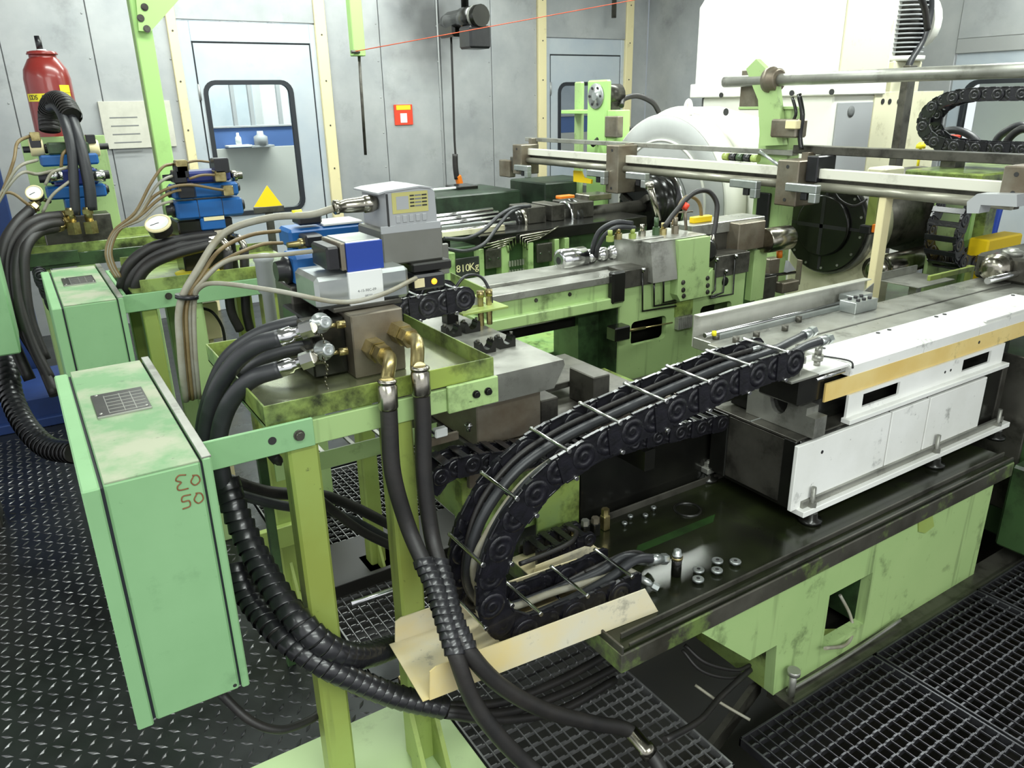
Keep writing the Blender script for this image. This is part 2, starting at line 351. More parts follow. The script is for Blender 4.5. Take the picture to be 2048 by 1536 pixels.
# raised lozenges of the checker plate
lz = MB()
def lozenge(x, y, a, L=0.0195, W=0.0054, h=0.0026):
    c, s_ = math.cos(a), math.sin(a)
    P = lambda u, w, z: (x+c*u-s_*w, y+s_*u+c*w, z)
    lz.add([P(-L, 0, 0), P(0, -W, 0), P(L, 0, 0), P(0, W, 0), P(-L*0.5, 0, h), P(L*0.5, 0, h)],
           [(0, 1, 4), (1, 2, 5), (1, 5, 4), (2, 3, 5), (3, 0, 4), (3, 4, 5)])
pt = 0.040
for i in range(int(1.75/pt)):
    for j in range(int(3.9/pt)):
        x = -1.12+i*pt; y = 0.75+j*pt
        if x > 0.6 or (0.25 < x and y < 1.7 and False): continue
        lozenge(x, y, math.radians(45 if (i+j) % 2 else -45)+0.1)
o = obj('tread_lozenge', lz, 'lozenge', floor); o['kind'] = 'stuff'
struct('floor_pit', MB().box(0.62, 3.4, 0.32, 3.3, -0.62, -0.6, 0), 'pit')
pw = MB().box(0.60, 0.62, 0.32, 3.3, -0.6, -0.03, 0).box(3.4, 3.42, 0.32, 3.3, -0.6, -0.03, 0).box(0.62, 3.4, 0.30, 0.32, -0.6, -0.03, 0).box(0.62, 3.4, 3.3, 3.32, -0.6, -0.03, 0)
struct('wall_pit', pw, 'pit')
struct('ceiling', MB().box(-3.6, WX, -4.6, WY, CH, CH+0.05, 0), 'hallgrey')
struct('ceiling_hall', MB().box(-3.6, 10, WY+0.08, 11.05, CH, CH+0.05, 0).box(WX+0.08, 10, -4.6, WY+0.08, CH, CH+0.05, 0), 'hallgrey')
# ---- gratings: bearing bars with notched tops, cross rods, frame
def bar_mesh(L, m, h=0.025, w=0.0055, pitch=0.033):
    if m == 'grate': w = 0.0035; h = 0.013
    else: h = 0.018
    n = int(L/pitch); top = []
    for i in range(n):
        x = i*L/n
        top += [(x, 0.0), (x+L/n*0.5, 0.0), (x+L/n*0.62, -0.005), (x+L/n*0.88, -0.005)]
    top.append((L, 0.0))
    return mk(MB().prism([(0, -h), (L, -h)]+list(reversed(top)), 'y', -w/2, w/2), 'bar', m)
def grating(x0, x1, y0, y1, label, m='grate', pitch=0.033, z=0.0, group='floor grating panels'):
    g = thing('floor_grating', label, 'grating', (x0, y0, z-0.03), group)
    f = MB().box(x0, x1, y0, y0+0.006, z-0.028, z, 0.0005).box(x0, x1, y1-0.006, y1, z-0.028, z, 0.0005)
    f.box(x0, x0+0.006, y0, y1, z-0.028, z, 0.0005).box(x1-0.006, x1, y0, y1, z-0.028, z, 0.0005)
    obj('frame', f, m, g)
    bm_ = bar_mesh(x1-x0-0.012, m); n = int((y1-y0)/0.038)
    for i in range(1, n): inst('bar', bm_, (x0+0.006, y0+(y1-y0)*i/n, z-0.001), (0, 0, 0), g)
    rm = mk(MB().box(-0.0014, 0.0014, 0, y1-y0-0.012, -0.008, -0.002, 0.0004), 'rod', m); n = int((x1-x0)/pitch)
    for i in range(1, n): inst('rod', rm, (x0+(x1-x0)*i/n, y0+0.006, z), (0, 0, 0), g)
    return g
grating(1.38, 1.985, 0.33, 1.055, 'dark bar grating panel in front of the green bed, nearest the dark pit gap', 'gratedk')
grating(1.995, 2.59, 0.33, 1.055, 'dark bar grating panel below the square opening of the green bed', 'gratedk')
grating(2.60, 3.2, 0.33, 1.055, 'dark bar grating panel at the right edge, past the far end of green bed', 'gratedk')
grating(0.77, 1.37, 0.33, 0.93, 'small corner of dark bar grating panel at the bottom edge of the photo', 'gratedk')
grating(0.757, 1.30, 1.0, 1.78, 'bare steel bar grating below the yellow cable trough', 'grate')
grating(0.63, 1.55, 1.79, 2.55, 'steel bar grating behind the yellow-green front posts', 'grate')
grating(0.63, 1.55, 2.56, 3.28, 'steel bar grating far back beneath the grey slide machine', 'grate')
# ---- back wall of galvanised panels
wb = struct('wall_back', MB().box(-3.2, 1.31, WY+0.03, WY+0.08, 0, CH, 0).box(2.401, 4.753, WY+0.03, WY+0.08, 0, CH, 0).box(5.779, WX, WY+0.03, WY+0.08, 0, CH, 0), 'galvseam')
seams = [-3.2, -1.6, -0.55, 0.139, 0.714, 1.267, None, 2.505, 2.989, 3.58, 4.129, 4.658, None, 5.876, WX]
for a, b in zip(seams[:-1], seams[1:]):
    if a is None or b is None: continue
    obj('panel', MB().box(a+0.003, b-0.003, WY, WY+0.035, 0.0, CH, 0.003), 'galv', wb)
    for k in range(9):
        obj('rivet', MB().lathe((b-0.03, WY, 0.5+k*0.3), (0, -1, 0), [(0, 0.007), (0.003, 0.006), (0.005, 0.002)], 8), 'galvseam', wb)
# outer lip of a folded sheet seam
for u in (883,):
    x = 3.58
    obj('seam_strip', MB().box(x-0.03, x-0.018, WY-0.012, WY, 0, CH, 0.002), 'galvseam', wb)
for i, (ua, ub) in enumerate(((1.245, 1.314), (2.405, 2.501), (4.658, 4.753), (5.779, 5.876))):
    t = struct('trim_%d' % (i+1), MB().box(ua, ub, WY-0.03, WY+0.03, 0, CH, 0.004), 'cream')
    for k in range(8): obj('screw', MB().cyl(((ua+ub)/2, WY-0.034, 0.4+k*0.36), ((ua+ub)/2, WY-0.029, 0.4+k*0.36), 0.007, n=8), 'steeldk', t)
def door(n, x0, x1, ztop, wx0, wx1, wz0, wz1, fx0, fx1):
    inn = rrect(wx0, wx1, wz0, wz1, 0.10)
    d = struct('door_%d' % n, MB().ring(rect_for(inn, x0, x1, 0.02, ztop), inn, 'y', WY+0.004, WY+0.036), 'galv2')
    # sheet frame around the leaf
    fr = MB().box(fx0, x0-0.012, WY, WY+0.03, 0, ztop+0.16, 0.003).box(x1+0.012, fx1, WY, WY+0.03, 0, ztop+0.16, 0.003).box(x0-0.012, x1+0.012, WY, WY+0.03, ztop+0.012, ztop+0.16, 0.003)
    obj('door_frame', fr, 'galv2', d)
    obj('header_sheet', MB().box(fx0, fx1, WY-0.012, WY+0.03, ztop+0.165, CH, 0.003), 'galv', d)
    gp = MB().box(x0-0.012, x0, WY+0.012, WY+0.03, 0, ztop, 0).box(x1, x1+0.012, WY+0.012, WY+0.03, 0, ztop, 0).box(x0-0.012, x1+0.012, WY+0.012, WY+0.03, ztop, ztop+0.014, 0)
    obj('door_seal', gp, 'gasket', d)
    i2 = rrect(wx0+0.035, wx1-0.035, wz0+0.035, wz1-0.035, 0.07); obj('window_gasket', MB().ring(inn, i2, 'y', WY-0.006, WY+0.042), 'gasket', d)
    obj('pane', MB().prism(i2, 'y', WY+0.018, WY+0.024), 'glassmat', d)
    obj('hinge', MB().cyl((x0-0.005, WY-0.002, 1.7), (x0-0.005, WY-0.002, 1.82), 0.01, n=10), 'galvseam', d)
    return d
door(1, 1.419, 2.344, 2.119, 1.444, 2.17, 0.78, 1.849, 1.314, 2.405)
door(2, 4.825, 5.722, 2.069, 4.913, 5.618, 0.986, 1.82, 4.753, 5.779)
# ---- hall beyond the doors, seen through the panes
struct('floor_hall', MB().box(-3.2, 10, WY+0.08, 11, -0.03, 0, 0), 'concrete')
hp = struct('wall_hall', MB().box(-3.2, 10, 11.0, 11.05, 0, 3.3, 0), 'hallpale')
pt_ = thing('glazed_partition', 'glazed hall partition with blue band, seen through the left door window', 'partition', (2.7, 8.6, 0))
obj('lower_panel', MB().box(0.2, 6.8, 8.6, 8.66, 0.0, 1.241, 0.004), 'hallgrey', pt_)
obj('blue_panel', MB().box(0.2, 6.8, 8.61, 8.65, 1.241, 1.441, 0.004), 'hallblue', pt_)
obj('rail', MB().box(0.2, 6.8, 8.59, 8.67, 1.441, 1.461, 0.004), 'lightgrey', pt_)
for u in (2.108, 2.285, 2.583, 4.1, 5.4):
    obj('mullion', MB().box(u-0.02, u+0.02, 8.605, 8.655, 1.441, 2.9, 0.003), 'lightgrey', pt_)
wc = 2.77
single('hall_column', MB().box(wc-0.22, wc+0.1, 9.2, 9.5, 0, 3.3, 0.01), 'labelwhite', 'white column in the hall behind the left door window', 'column')
for u, v, w, h, c, lb in ((478, 286, 0.06, 0.12, 'labelwhite', 'small white bottle on the blue band behind the door window'), (523, 286, 0.14, 0.14, 'lightgrey', 'grey carton on the blue band behind the door window')):
    p = {478: (2.079, 8.5, 1.275), 523: (2.309, 8.5, 1.265)}[u]
    b = MB().box(p[0]-w/2, p[0]+w/2, 8.5, 8.58, 0.0, p[2]-0.02, 0.004) if False else MB().lathe((p[0], 8.5, p[2]), (0, 0, 1), [(0, w*0.5), (h*0.6, w*0.5), (h*0.75, w*0.25), (h, w*0.22)], 14)
    b.box(p[0]-0.12, p[0]+0.12, 8.44, 8.6, p[2]-0.02, p[2], 0.002)
    single('shelf_item', b, c, lb, 'container')
# ---- right wall
wr = struct('wall_right', MB().box(WX+0.03, WX+0.08, -1.6, 3.308-1.2, 0, CH, 0).box(WX+0.03, WX+0.08, 3.473, WY, 0, CH, 0), 'galvseam')
yd0 = 3.417-1.1; yd1 = 3.417; zt = 1.915
for a, b in ((-1.6, 0.3), (0.3, 1.3), (1.3, yd0), (yd1, 3.9), (3.9, 4.9), (4.9, 5.85), (5.85, WY)):
    if b-a < 0.05: continue
    obj('panel', MB().box(WX, WX+0.035, a+0.005, b-0.005, 0, CH, 0.003), 'galv', wr)
inn = rrect(yd0+0.12, yd1-0.1, 0.95, 1.732, 0.1)
d3 = struct('door_3', MB().ring(rect_for(inn, yd0+0.01, yd1-0.01, 0.02, zt), inn, 'x', WX+0.004, WX+0.036), 'galv2')
obj('header_sheet', MB().box(WX-0.012, WX+0.03, yd0, yd1, zt+0.1, CH, 0.003), 'galv', d3)
i2 = rrect(yd0+0.15, yd1-0.13, 0.98, 1.732-0.03, 0.07)
obj('window_gasket', MB().ring(inn, i2, 'x', WX-0.006, WX+0.042), 'gasket', d3)
obj('pane', MB().prism(i2, 'x', WX+0.018, WX+0.024), 'glassmat', d3)
obj('lintel', MB().box(WX-0.01, WX+0.03, yd0, yd1, zt, zt+0.1, 0.003), 'galvseam', d3)
single('notice_board', MB().box(WX+0.3, WX+0.34, yd0-0.2, yd1-0.05, 0.85, 1.9, 0.01).box(WX+0.3, WX+0.34, yd0+0.2, yd0+0.26, 0, 0.85, 0.004), 'white', 'white board behind the right wall door window', 'board')
struct('floor_hall_right', MB().box(WX+0.08, 10, -1.6, WY+0.08, -0.03, 0, 0), 'concrete')
# ---- things on the back wall
pn = thing('paper_plaque', 'pale paper notice board hung on the wall behind the green post', 'notice', (0.923, 6.78, 1.346))
xa, xb, za, zb = 0.674, 1.177, 1.362, 1.703
obj('board', MB().box(xa, xb, 6.775, 6.799, za, zb, 0.002), 'plaque', pn)
for k in range(5):
    z = zb-0.12-0.06*k; obj('text_line', MB().box(xa+0.06, xb-0.25, 6.7735, 6.7755, z, z+0.008, 0), 'ink', pn)
fs = thing('wall_sign', 'small red square sign with yellow strip on the galvanised wall', 'sign', (3.157, 6.78, 1.452))
xa, xb, za, zb = 3.075, 3.255, 1.461, 1.637
obj('plate', MB().box(xa, xb, 6.786, 6.799, za, zb, 0.001), 'signred', fs)
obj('yellow_strip', MB().box(xa+0.02, xb-0.02, 6.783, 6.787, zb-0.045, zb-0.006, 0), 'labelyellow', fs)
obj('white_panel', MB().box((xa+xb)/2-0.035, (xa+xb)/2+0.03, 6.783, 6.787, za+0.02, zb-0.075, 0), 'labelwhite', fs)
# ---- overhead bits: green hanging post with line, camera drive, hanging lead, bracket post
gp = thing('ceiling_post', 'green post hanging from the ceiling with steel rod below it', 'post', (1.804, 4.4, 1.895))
xa, xb = 1.771, 1.842
obj('post', MB().box(xa, xb, 4.4, 4.46, 1.903, CH, 0.004), 'palegreen', gp)
obj('rod', MB().cyl((1.813, 4.43, 1.915), (1.803, 4.43, 1.367), 0.009, n=8), 'steeldk', gp)
obj('line_pin', MB().cyl((xa-0.02, 4.39, 1.923), (xa+0.03, 4.39, 1.923), 0.009, n=8), 'steeldk', gp)
single('stretched_line', MB().cyl((1.753, 4.39, 1.922), (4.505, 3.681, 2.3985), 0.0028, n=6), 'line', 'thin orange line stretched across from the hanging green post', 'line')
cd = thing('overhead_drive', 'small black motor drive hanging near the ceiling by the wall seam', 'motor', (3.23, 5.6, 2.032))
bx = lambda u0, v0, u1, v1: (u0, v0, u1, v1)
obj('mount', MB().cyl((3.233, 5.7, 2.332), (3.233, 5.7, CH), 0.03, n=10), 'oilblack', cd)
obj('motor_body', MB().lathe((3.16, 5.9, 2.242), Vector((3.196, 5.45, 2.249))-Vector((3.16, 5.9, 2.242)), [(0, 0.05), (0.08, 0.07), (0.25, 0.07), (0.26, 0.078), (0.5, 0.078)], 16), 'oilblack', cd)
pf = Vector((3.196, 5.45, 2.249)); df = (pf-Vector((3.16, 5.9, 2.242))).normalized()
obj('fan_cover', MB().lathe(pf-df*0.03, df, [(0, 0.08), (0.05, 0.076), (0.055, 0.06), (0.05, 0.058), (0.05, 0.03), (0.058, 0.028)], 16), 'greyalu', cd)
obj('gear_case', MB().box(3.11, 3.294, 5.42, 5.6, 2.026, 2.185, 0.015), 'black', cd)
obj('cable_drum', MB().box(3.118, 3.284, 5.7, 5.95, 2.126, 2.251, 0.02), 'oilblack', cd)
hl = thing('hanging_lead', 'black lead with orange plug hanging down the wall from the motor drive', 'cable', (3.209, 5.9, 0.966))
obj('cord', MB().tube([(3.209, 5.9, 2.152), (3.206, 5.9, 1.742), (3.2, 5.9, 1.353), (3.209, 5.9, 1.151)], 0.009, 6), 'rubber', hl)
obj('sleeve', MB().tube([(3.199, 5.9, 1.241), (3.198, 5.9, 1.131), (3.208, 5.9, 1.037)], 0.024, 8), 'rubber', hl)
obj('plug', MB().obox((3.231, 5.9, 1.006), (0.05, 0.05, 0.13), Matrix.Rotation(-0.25, 3, 'Y'), 0.01), 'orange', hl)
bp = thing('bracket_post', 'tall pale green post with bolted diagonal arm in front of the wall', 'post', (0.697, 4.8, 0))
xa, xb = 0.732-0.015, 0.806
obj('post', MB().box(xa, xb, 4.8, 4.9, 0.0, CH, 0.006), 'palegreen', bp)
obj('arm', MB().prism([(0.754, 2.273), (0.734, 2.032), (0.789, 2.028), (0.957, 2.188), (1.142, 2.342), (0.938, 2.329)], 'y', 4.77, 4.8), 'palegreen', bp)
for p in ((0.781, 4.77, 2.146), (0.753, 4.77, 2.093), (0.775, 4.77, 2.042)): bolt(bp, p, (0, -1, 0), 0.014, 0.01)
single('pipe_stub', MB().cyl((5.458, 6.6, 2.413), (5.458, 6.6, CH), 0.025, n=10), 'steeldk', 'short dark pipe hanging from the ceiling above the second door', 'pipe')
# blue painted plinth and panel at the far left
single('blue_cabinet', MB().box(-0.75, -0.03, 5.4, 5.9, 0, 1.442, 0.01), 'bluefl', 'blue cabinet standing against the far left edge', 'cabinet')
single('blue_skid', MB().box(-0.9, 0.12, 4.75, 5.35, 0.0, 0.16, 0.008).box(-0.9, 0.14, 4.7, 4.75, 0.0, 0.05, 0.004), 'bluefl', 'blue steel skid on the floor behind the black hoses', 'skid')

# ================================================================== nearest station: terminal box, stand, tray
BG = 'green sheet-steel terminal boxes'
def terminal_box(loc, label, writing):
    """box 0.21 wide, 0.70 deep, 0.51 high; front face towards -Y; local origin = lower front left corner of the box"""
    X, Y, Z = loc
    t = thing('terminal_box', label, 'electrical box', (X, Y, Z), BG)
    obj('body', MB().box(X+0.030, X+0.187, Y, Y+0.70, Z, Z+0.508, 0.004), 'boxgreen', t)
    obj('lid_top', MB().box(X+0.0315, X+0.186, Y+0.002, Y+0.698, Z+0.5065, Z+0.5105, 0.001), 'boxtop', t)
    obj('door', MB().box(X-0.004, X+0.0245, Y-0.004, Y+0.704, Z-0.004, Z+0.506, 0.003), 'boxgreen', t)
    obj('door_seal', MB().box(X+0.0245, X+0.030, Y+0.006, Y+0.694, Z+0.004, Z+0.500, 0), 'gasket', t)
    obj('seal_strip', MB().box(X+0.187, X+0.191, Y+0.006, Y+0.694, Z+0.004, Z+0.504, 0), 'gasket', t)
    obj('back_rim', MB().box(X+0.191, X+0.206, Y-0.003, Y+0.703, Z, Z+0.514, 0.003), 'boxgreen', t)
    obj('rim_edge', MB().box(X+0.190, X+0.207, Y-0.001, Y+0.701, Z+0.5125, Z+0.516, 0.001), 'steel', t)
    pl = obj('name_plate', MB().box(X+0.055, X+0.158, Y+0.325, Y+0.475, Z+0.510, Z+0.514, 0.001), 'nameplate', t)
    for k in range(6): obj('ruled_line', MB().box(X+0.078, X+0.154, Y+0.338+0.022*k, Y+0.3398+0.022*k, Z+0.5138, Z+0.5147, 0), 'platerule', pl)
    for x in (0.078, 0.108, 0.13): obj('ruled_line', MB().box(X+x, X+x+0.0014, Y+0.335, Y+0.455, Z+0.5138, Z+0.5147, 0), 'platerule', pl)
    obj('plate_edge', MB().box(X+0.055, X+0.158, Y+0.3225, Y+0.3265, Z+0.5102, Z+0.5143, 0.0005), 'platerule', pl)
    for x, y in ((0.063, 0.34), (0.150, 0.34), (0.066, 0.465)): obj('rivet', MB().lathe((X+x, Y+y, Z+0.5138), (0, 0, 1), [(0, 0.004), (0.002, 0.003), (0.0026, 0.001)], 8), 'platerule', pl)
    obj('screw_hole', MB().cyl((X+0.178, Y-0.0005, Z+0.012), (X+0.178, Y+0.004, Z+0.012), 0.004, n=10), 'inkdk', t)
    if writing:
        st = MB(); y = Y-0.0012
        S = lambda pts, : st.tube([(X+0.138+u, y, Z+0.462+w) for u, w in pts], 0.0013, 5, 4)
        S([(0.022, 0.028), (0.010, 0.030), (0.004, 0.022), (0.012, 0.016), (0.005, 0.010), (0.006, 0.002), (0.022, 0.001)])
        S([(0.034, 0.022), (0.028, 0.012), (0.034, 0.004), (0.043, 0.010), (0.041, 0.021), (0.032, 0.024)])
        S([(0.024, -0.012), (0.010, -0.012), (0.008, -0.022), (0.019, -0.023), (0.019, -0.034), (0.006, -0.036)])
        S([(0.034, -0.014), (0.028, -0.024), (0.034, -0.033), (0.043, -0.027), (0.041, -0.015), (0.032, -0.012)])
        obj('marker_writing', st, 'orangepen', t)
    return t
terminal_box((0.0, 1.35, 0.546), 'large green terminal box in the left foreground, marked E0 50 in red-brown', True)
def leg_mb(x0, x1, y0, y1, z0, z1): return MB().box(x0, x1, y0, y1, z0, z1, 0.006)
vs = thing('valve_stand', 'green frame stand with steel tray carrying the nearest grey servo valve', 'stand', (0.5, 1.75, 0.0))
for (x0, x1, y0, y1) in ((0.37, 0.435, 1.452, 1.51), (0.59, 0.652, 1.452, 1.51)):
    obj('leg', leg_mb(x0, x1, y0, y1, 0.012, 0.99), 'yelgreen', vs)
for (x0, x1, y0, y1) in ((0.535, 0.60, 2.38, 2.44), (0.86, 0.92, 2.38, 2.44)):
    l = obj('leg', leg_mb(x0, x1, y0, y1, 0.012, 0.96), 'yelgreen', vs)
    obj('foot_plate', MB().box(x0-0.02, x1+0.10, y0-0.07, y1+0.03, 0.0, 0.012, 0.002), 'yelgreen', l)
    obj('gusset', MB().prism([(y0, 0.012), (y0, 0.14), (y0-0.06, 0.012)], 'x', x0+0.025, x0+0.035), 'yelgreen', l)
obj('base_plate', MB().box(0.16, 0.745, 1.12, 1.69, 0.0, 0.012, 0.002), 'baseplate', vs)
for x in (0.585, 0.648): obj('gusset', MB().prism([(1.452, 0.012), (1.452, 0.22), (1.36, 0.012)], 'x', x-0.004, x+0.008), 'yelgreen', vs)
obj('cross_bar', MB().box(0.435, 0.60, 2.355, 2.38, 0.22, 0.30, 0.002), 'yelgreen', vs)
obj('bracket', MB().box(0.206, 0.424, 1.438, 1.446, 0.990, 1.0515, 0.0015), 'boxgreen', vs)
obj('bracket_hole', MB().cyl((0.338, 1.4372, 1.0225), (0.338, 1.4385, 1.0225), 0.0085, n=16), 'inkdk', vs)
bolt(vs, (0.392, 1.438, 1.0215), (0, -1, 0), 0.0085, 0.012)
obj('front_rail', MB().box(0.36, 0.866, 1.446, 1.458, 0.988, 1.043, 0.002), 'green', vs)
obj('rail_end_plate', MB().box(0.735, 0.868, 1.436, 1.446, 0.985, 1.050, 0.002), 'green', vs)
for x in (0.806, 0.838): bolt(vs, (x, 1.436, 1.019), (0, -1, 0), 0.007, 0.010, 'oilblack')
obj('back_rail', MB().box(0.36, 0.866, 1.96, 1.972, 0.988, 1.043, 0.002), 'green', vs)
for x in (0.36, 0.854): obj('side_rail', MB().box(x, x+0.012, 1.458, 1.96, 0.988, 1.043, 0.002), 'green', vs)
ty = obj('tray', MB().box(0.333, 0.866, 1.455, 1.965, 1.047, 1.053, 0.001), 'traysteel', vs)
for a in ((0.333, 0.866, 1.452, 1.456, 1.047, 1.092), (0.333, 0.866, 1.964, 1.968, 1.047, 1.092), (0.333, 0.337, 1.456, 1.964, 1.047, 1.092), (0.862, 0.866, 1.456, 1.964, 1.047, 1.092)):
    obj('tray_wall', MB().box(*a, 0.0008), 'oilgreen', ty)
# ---- valve assembly on the tray
mf = thing('valve_manifold', 'brown steel hydraulic manifold block on the front tray', 'manifold', (0.647, 1.72, 1.053))
obj('block', MB().box(0.584, 0.711, 1.60, 1.86, 1.053, 1.204, 0.003), 'steelbr', mf)
obj('side_block', MB().box(0.50, 0.583, 1.64, 1.84, 1.06, 1.195, 0.004), 'oilblack', mf)
for z in (1.178, 1.115):
    g = obj('test_port', MB().cyl((0.50, 1.605, z+0.012), (0.475, 1.60, z+0.012), 0.016, n=14).box(0.472, 0.515, 1.595, 1.64, z-0.008, z+0.03, 0.004), 'nickel', mf)
    obj('cap', MB().lathe((0.512, 1.60, z+0.022), (0.15, -1, 0.25), [(0, 0.023), (0.007, 0.023), (0.009, 0.0155), (0.030, 0.0155), (0.032, 0.010), (0.029, 0.004)], 16), 'silver', g)
    obj('side_screw', MB().cyl((0.545, 1.59, z+0.014), (0.565, 1.588, z+0.014), 0.009, n=10).cyl((0.525, 1.595, z+0.014), (0.545, 1.59, z+0.014), 0.005, n=8), 'brass', g)
    ch = MB()
    for k in range(9): ch.lathe((0.507+0.004*math.sin(k*0.9), 1.585-0.001*k, z-0.002-0.0085*k), (1, 0.3*(-1)**k, 0.2), [(0, 0.0042), (0.0022, 0.0042)], 7)
    obj('chain', ch, 'nickel', g)
sv = thing('servo_valve', 'silver servo valve with blue and white block face and grey electronics housing', 'valve', (0.70, 1.74, 1.205))
obj('base_block', MB().box(0.56, 0.73, 1.64, 1.86, 1.205, 1.216, 0.002), 'steeldk', sv)
obj('pilot_body', MB().box(0.527, 0.757, 1.65, 1.80, 1.213, 1.288, 0.009), 'silver', sv)
lb = obj('white_face', MB().box(0.603, 0.686, 1.642, 1.652, 1.206, 1.292, 0.001), 'labelwhite', sv)
text_part('print', '4-15-90C-09', 0.0088, 'ink', lb, (0.645, 1.6416, 1.247), FRONT, 0.0002)
text_part('print', '08250', 0.0075, 'ink', lb, (0.648, 1.6416, 1.234), FRONT, 0.0002)
text_part('print', '10010', 0.006, 'ink', lb, (0.623, 1.6416, 1.2135), FRONT, 0.0002)
cb = obj('coil_block', MB().box(0.606, 0.694, 1.655, 1.78, 1.292, 1.359, 0.003), 'silver', sv)
obj('blue_face', MB().box(0.606, 0.694, 1.648, 1.656, 1.292, 1.357, 0.0008), 'labelblue', cb)
obj('end_plate', MB().box(0.594, 0.606, 1.652, 1.775, 1.296, 1.358, 0.002), 'steelbr', cb)
obj('plug', MB().box(0.562, 0.594, 1.655, 1.76, 1.298, 1.352, 0.005), 'black', cb)
hs = obj('lower_housing', MB().box(0.724, 0.888, 1.72, 1.87, 1.279, 1.366, 0.004), 'greyalu', sv)
uh = obj('upper_housing', MB().prism([(0.742, 1.366), (0.876, 1.366), (0.872, 1.445), (0.866, 1.452), (0.83, 1.458), (0.742, 1.452)], 'y', 1.722, 1.868), 'lightgrey', sv)
obj('front_skirt', MB().box(0.724, 0.884, 1.7195, 1.725, 1.356, 1.374, 0.001), 'lightgrey', uh)
obj('cover_cap', MB().prism([(0.722, 1.449), (0.742, 1.4525), (0.83, 1.4585), (0.868, 1.4525), (0.868, 1.456), (0.83, 1.4625), (0.742, 1.457), (0.722, 1.453)], 'y', 1.718, 1.872), 'lightgrey', uh)
obj('cover_groove', MB().box(0.7425, 0.7475, 1.7195, 1.723, 1.372, 1.449, 0.0005), 'inkdk', uh)
ll = obj('type_label', MB().box(0.7575, 0.8525, 1.7203, 1.7225, 1.401, 1.450, 0.0003), 'labelpale', uh)
obj('label_panel', MB().box(0.768, 0.80, 1.7197, 1.7205, 1.410, 1.441, 0), 'lightgrey', ll)
for k in range(4):
    for x0, x1 in ((0.804, 0.815), (0.817, 0.834), (0.836, 0.849)): obj('print_bar', MB().box(x0, x1, 1.7195, 1.7204, 1.4145+0.0082*k, 1.418+0.0082*k, 0), 'inkdk' if x0 != 0.817 else 'ink', ll)
for k in range(5): obj('rib', MB().box(0.765+0.0175*k, 0.776+0.0175*k, 1.719, 1.723, 1.379, 1.396, 0.002), 'lightgrey', uh)
cn = obj('connector', MB().lathe((0.738, 1.775, 1.424), (-1, 0.03, -0.02), [(0, 0.017), (0.012, 0.021), (0.03, 0.021), (0.032, 0.018), (0.036, 0.0185), (0.075, 0.0165), (0.092, 0.014), (0.094, 0.017), (0.104, 0.017), (0.106, 0.008)], 18), 'nickel', sv)
obj('rear_valve', MB().box(0.79, 0.90, 1.70, 1.84, 1.255, 1.279, 0.004), 'oilblack', sv)
pg = obj('sensor_plug', MB().box(0.785, 0.875, 1.690, 1.75, 1.213, 1.252, 0.006), 'black', sv)
obj('plug_label', MB().box(0.788, 0.815, 1.6885, 1.691, 1.222, 1.244, 0), 'cream', pg)
obj('indicator_lamp', MB().lathe((0.842, 1.690, 1.232), (0, -1, 0), [(0, 0.008), (0.003, 0.007), (0.005, 0.002)], 12), 'led', pg)
obj('mount_plate', MB().box(0.88, 0.945, 1.80, 1.812, 1.22, 1.30, 0.002), 'greyalu', sv)
bs = thing('blue_solenoid', 'small bright blue solenoid with black end cap beside the servo valve', 'solenoid', (0.575, 1.86, 1.21))
obj('coil', MB().box(0.533, 0.622, 1.81, 1.91, 1.238, 1.312, 0.008), 'blue', bs)
obj('end_cap', MB().lathe((0.535, 1.86, 1.272), (-1, 0, 0), [(0, 0.034), (0.012, 0.034), (0.016, 0.026), (0.034, 0.024)], 14), 'black', bs)
obj('base', MB().box(0.52, 0.66, 1.82, 1.95, 1.053, 1.238, 0.004), 'steeldk', bs)
bv = thing('blue_valve', 'long blue directional valve with white top plate behind the servo valve', 'valve', (0.72, 2.02, 1.21))
obj('body', MB().box(0.585, 0.80, 2.0, 2.10, 1.296, 1.346, 0.008), 'blue', bv)
obj('top_plate', MB().box(0.68, 0.79, 2.002, 2.098, 1.346, 1.353, 0.002), 'labelwhite', bv)
obj('body_lower', MB().box(0.60, 0.79, 2.01, 2.09, 1.25, 1.296, 0.006), 'blue', bv)
obj('terminal_plug', MB().box(0.614, 0.678, 2.0, 2.06, 1.354, 1.386, 0.005), 'black', bv)
obj('side_plug', MB().box(0.605, 0.652, 1.93, 1.99, 1.307, 1.338, 0.005), 'black', bv)
obj('nozzle', MB().lathe((0.615, 1.96, 1.315), (-1, 0, 0), [(0, 0.014), (0.02, 0.014), (0.022, 0.009), (0.05, 0.007)], 10), 'brass', bv)
obj('brass_cube', MB().box(0.774, 0.814, 1.97, 2.0, 1.31, 1.331, 0.004), 'brass', bv)
obj('stand_block', MB().box(0.62, 0.78, 2.0, 2.11, 0.99, 1.25, 0.004), 'oilgreen', bv)
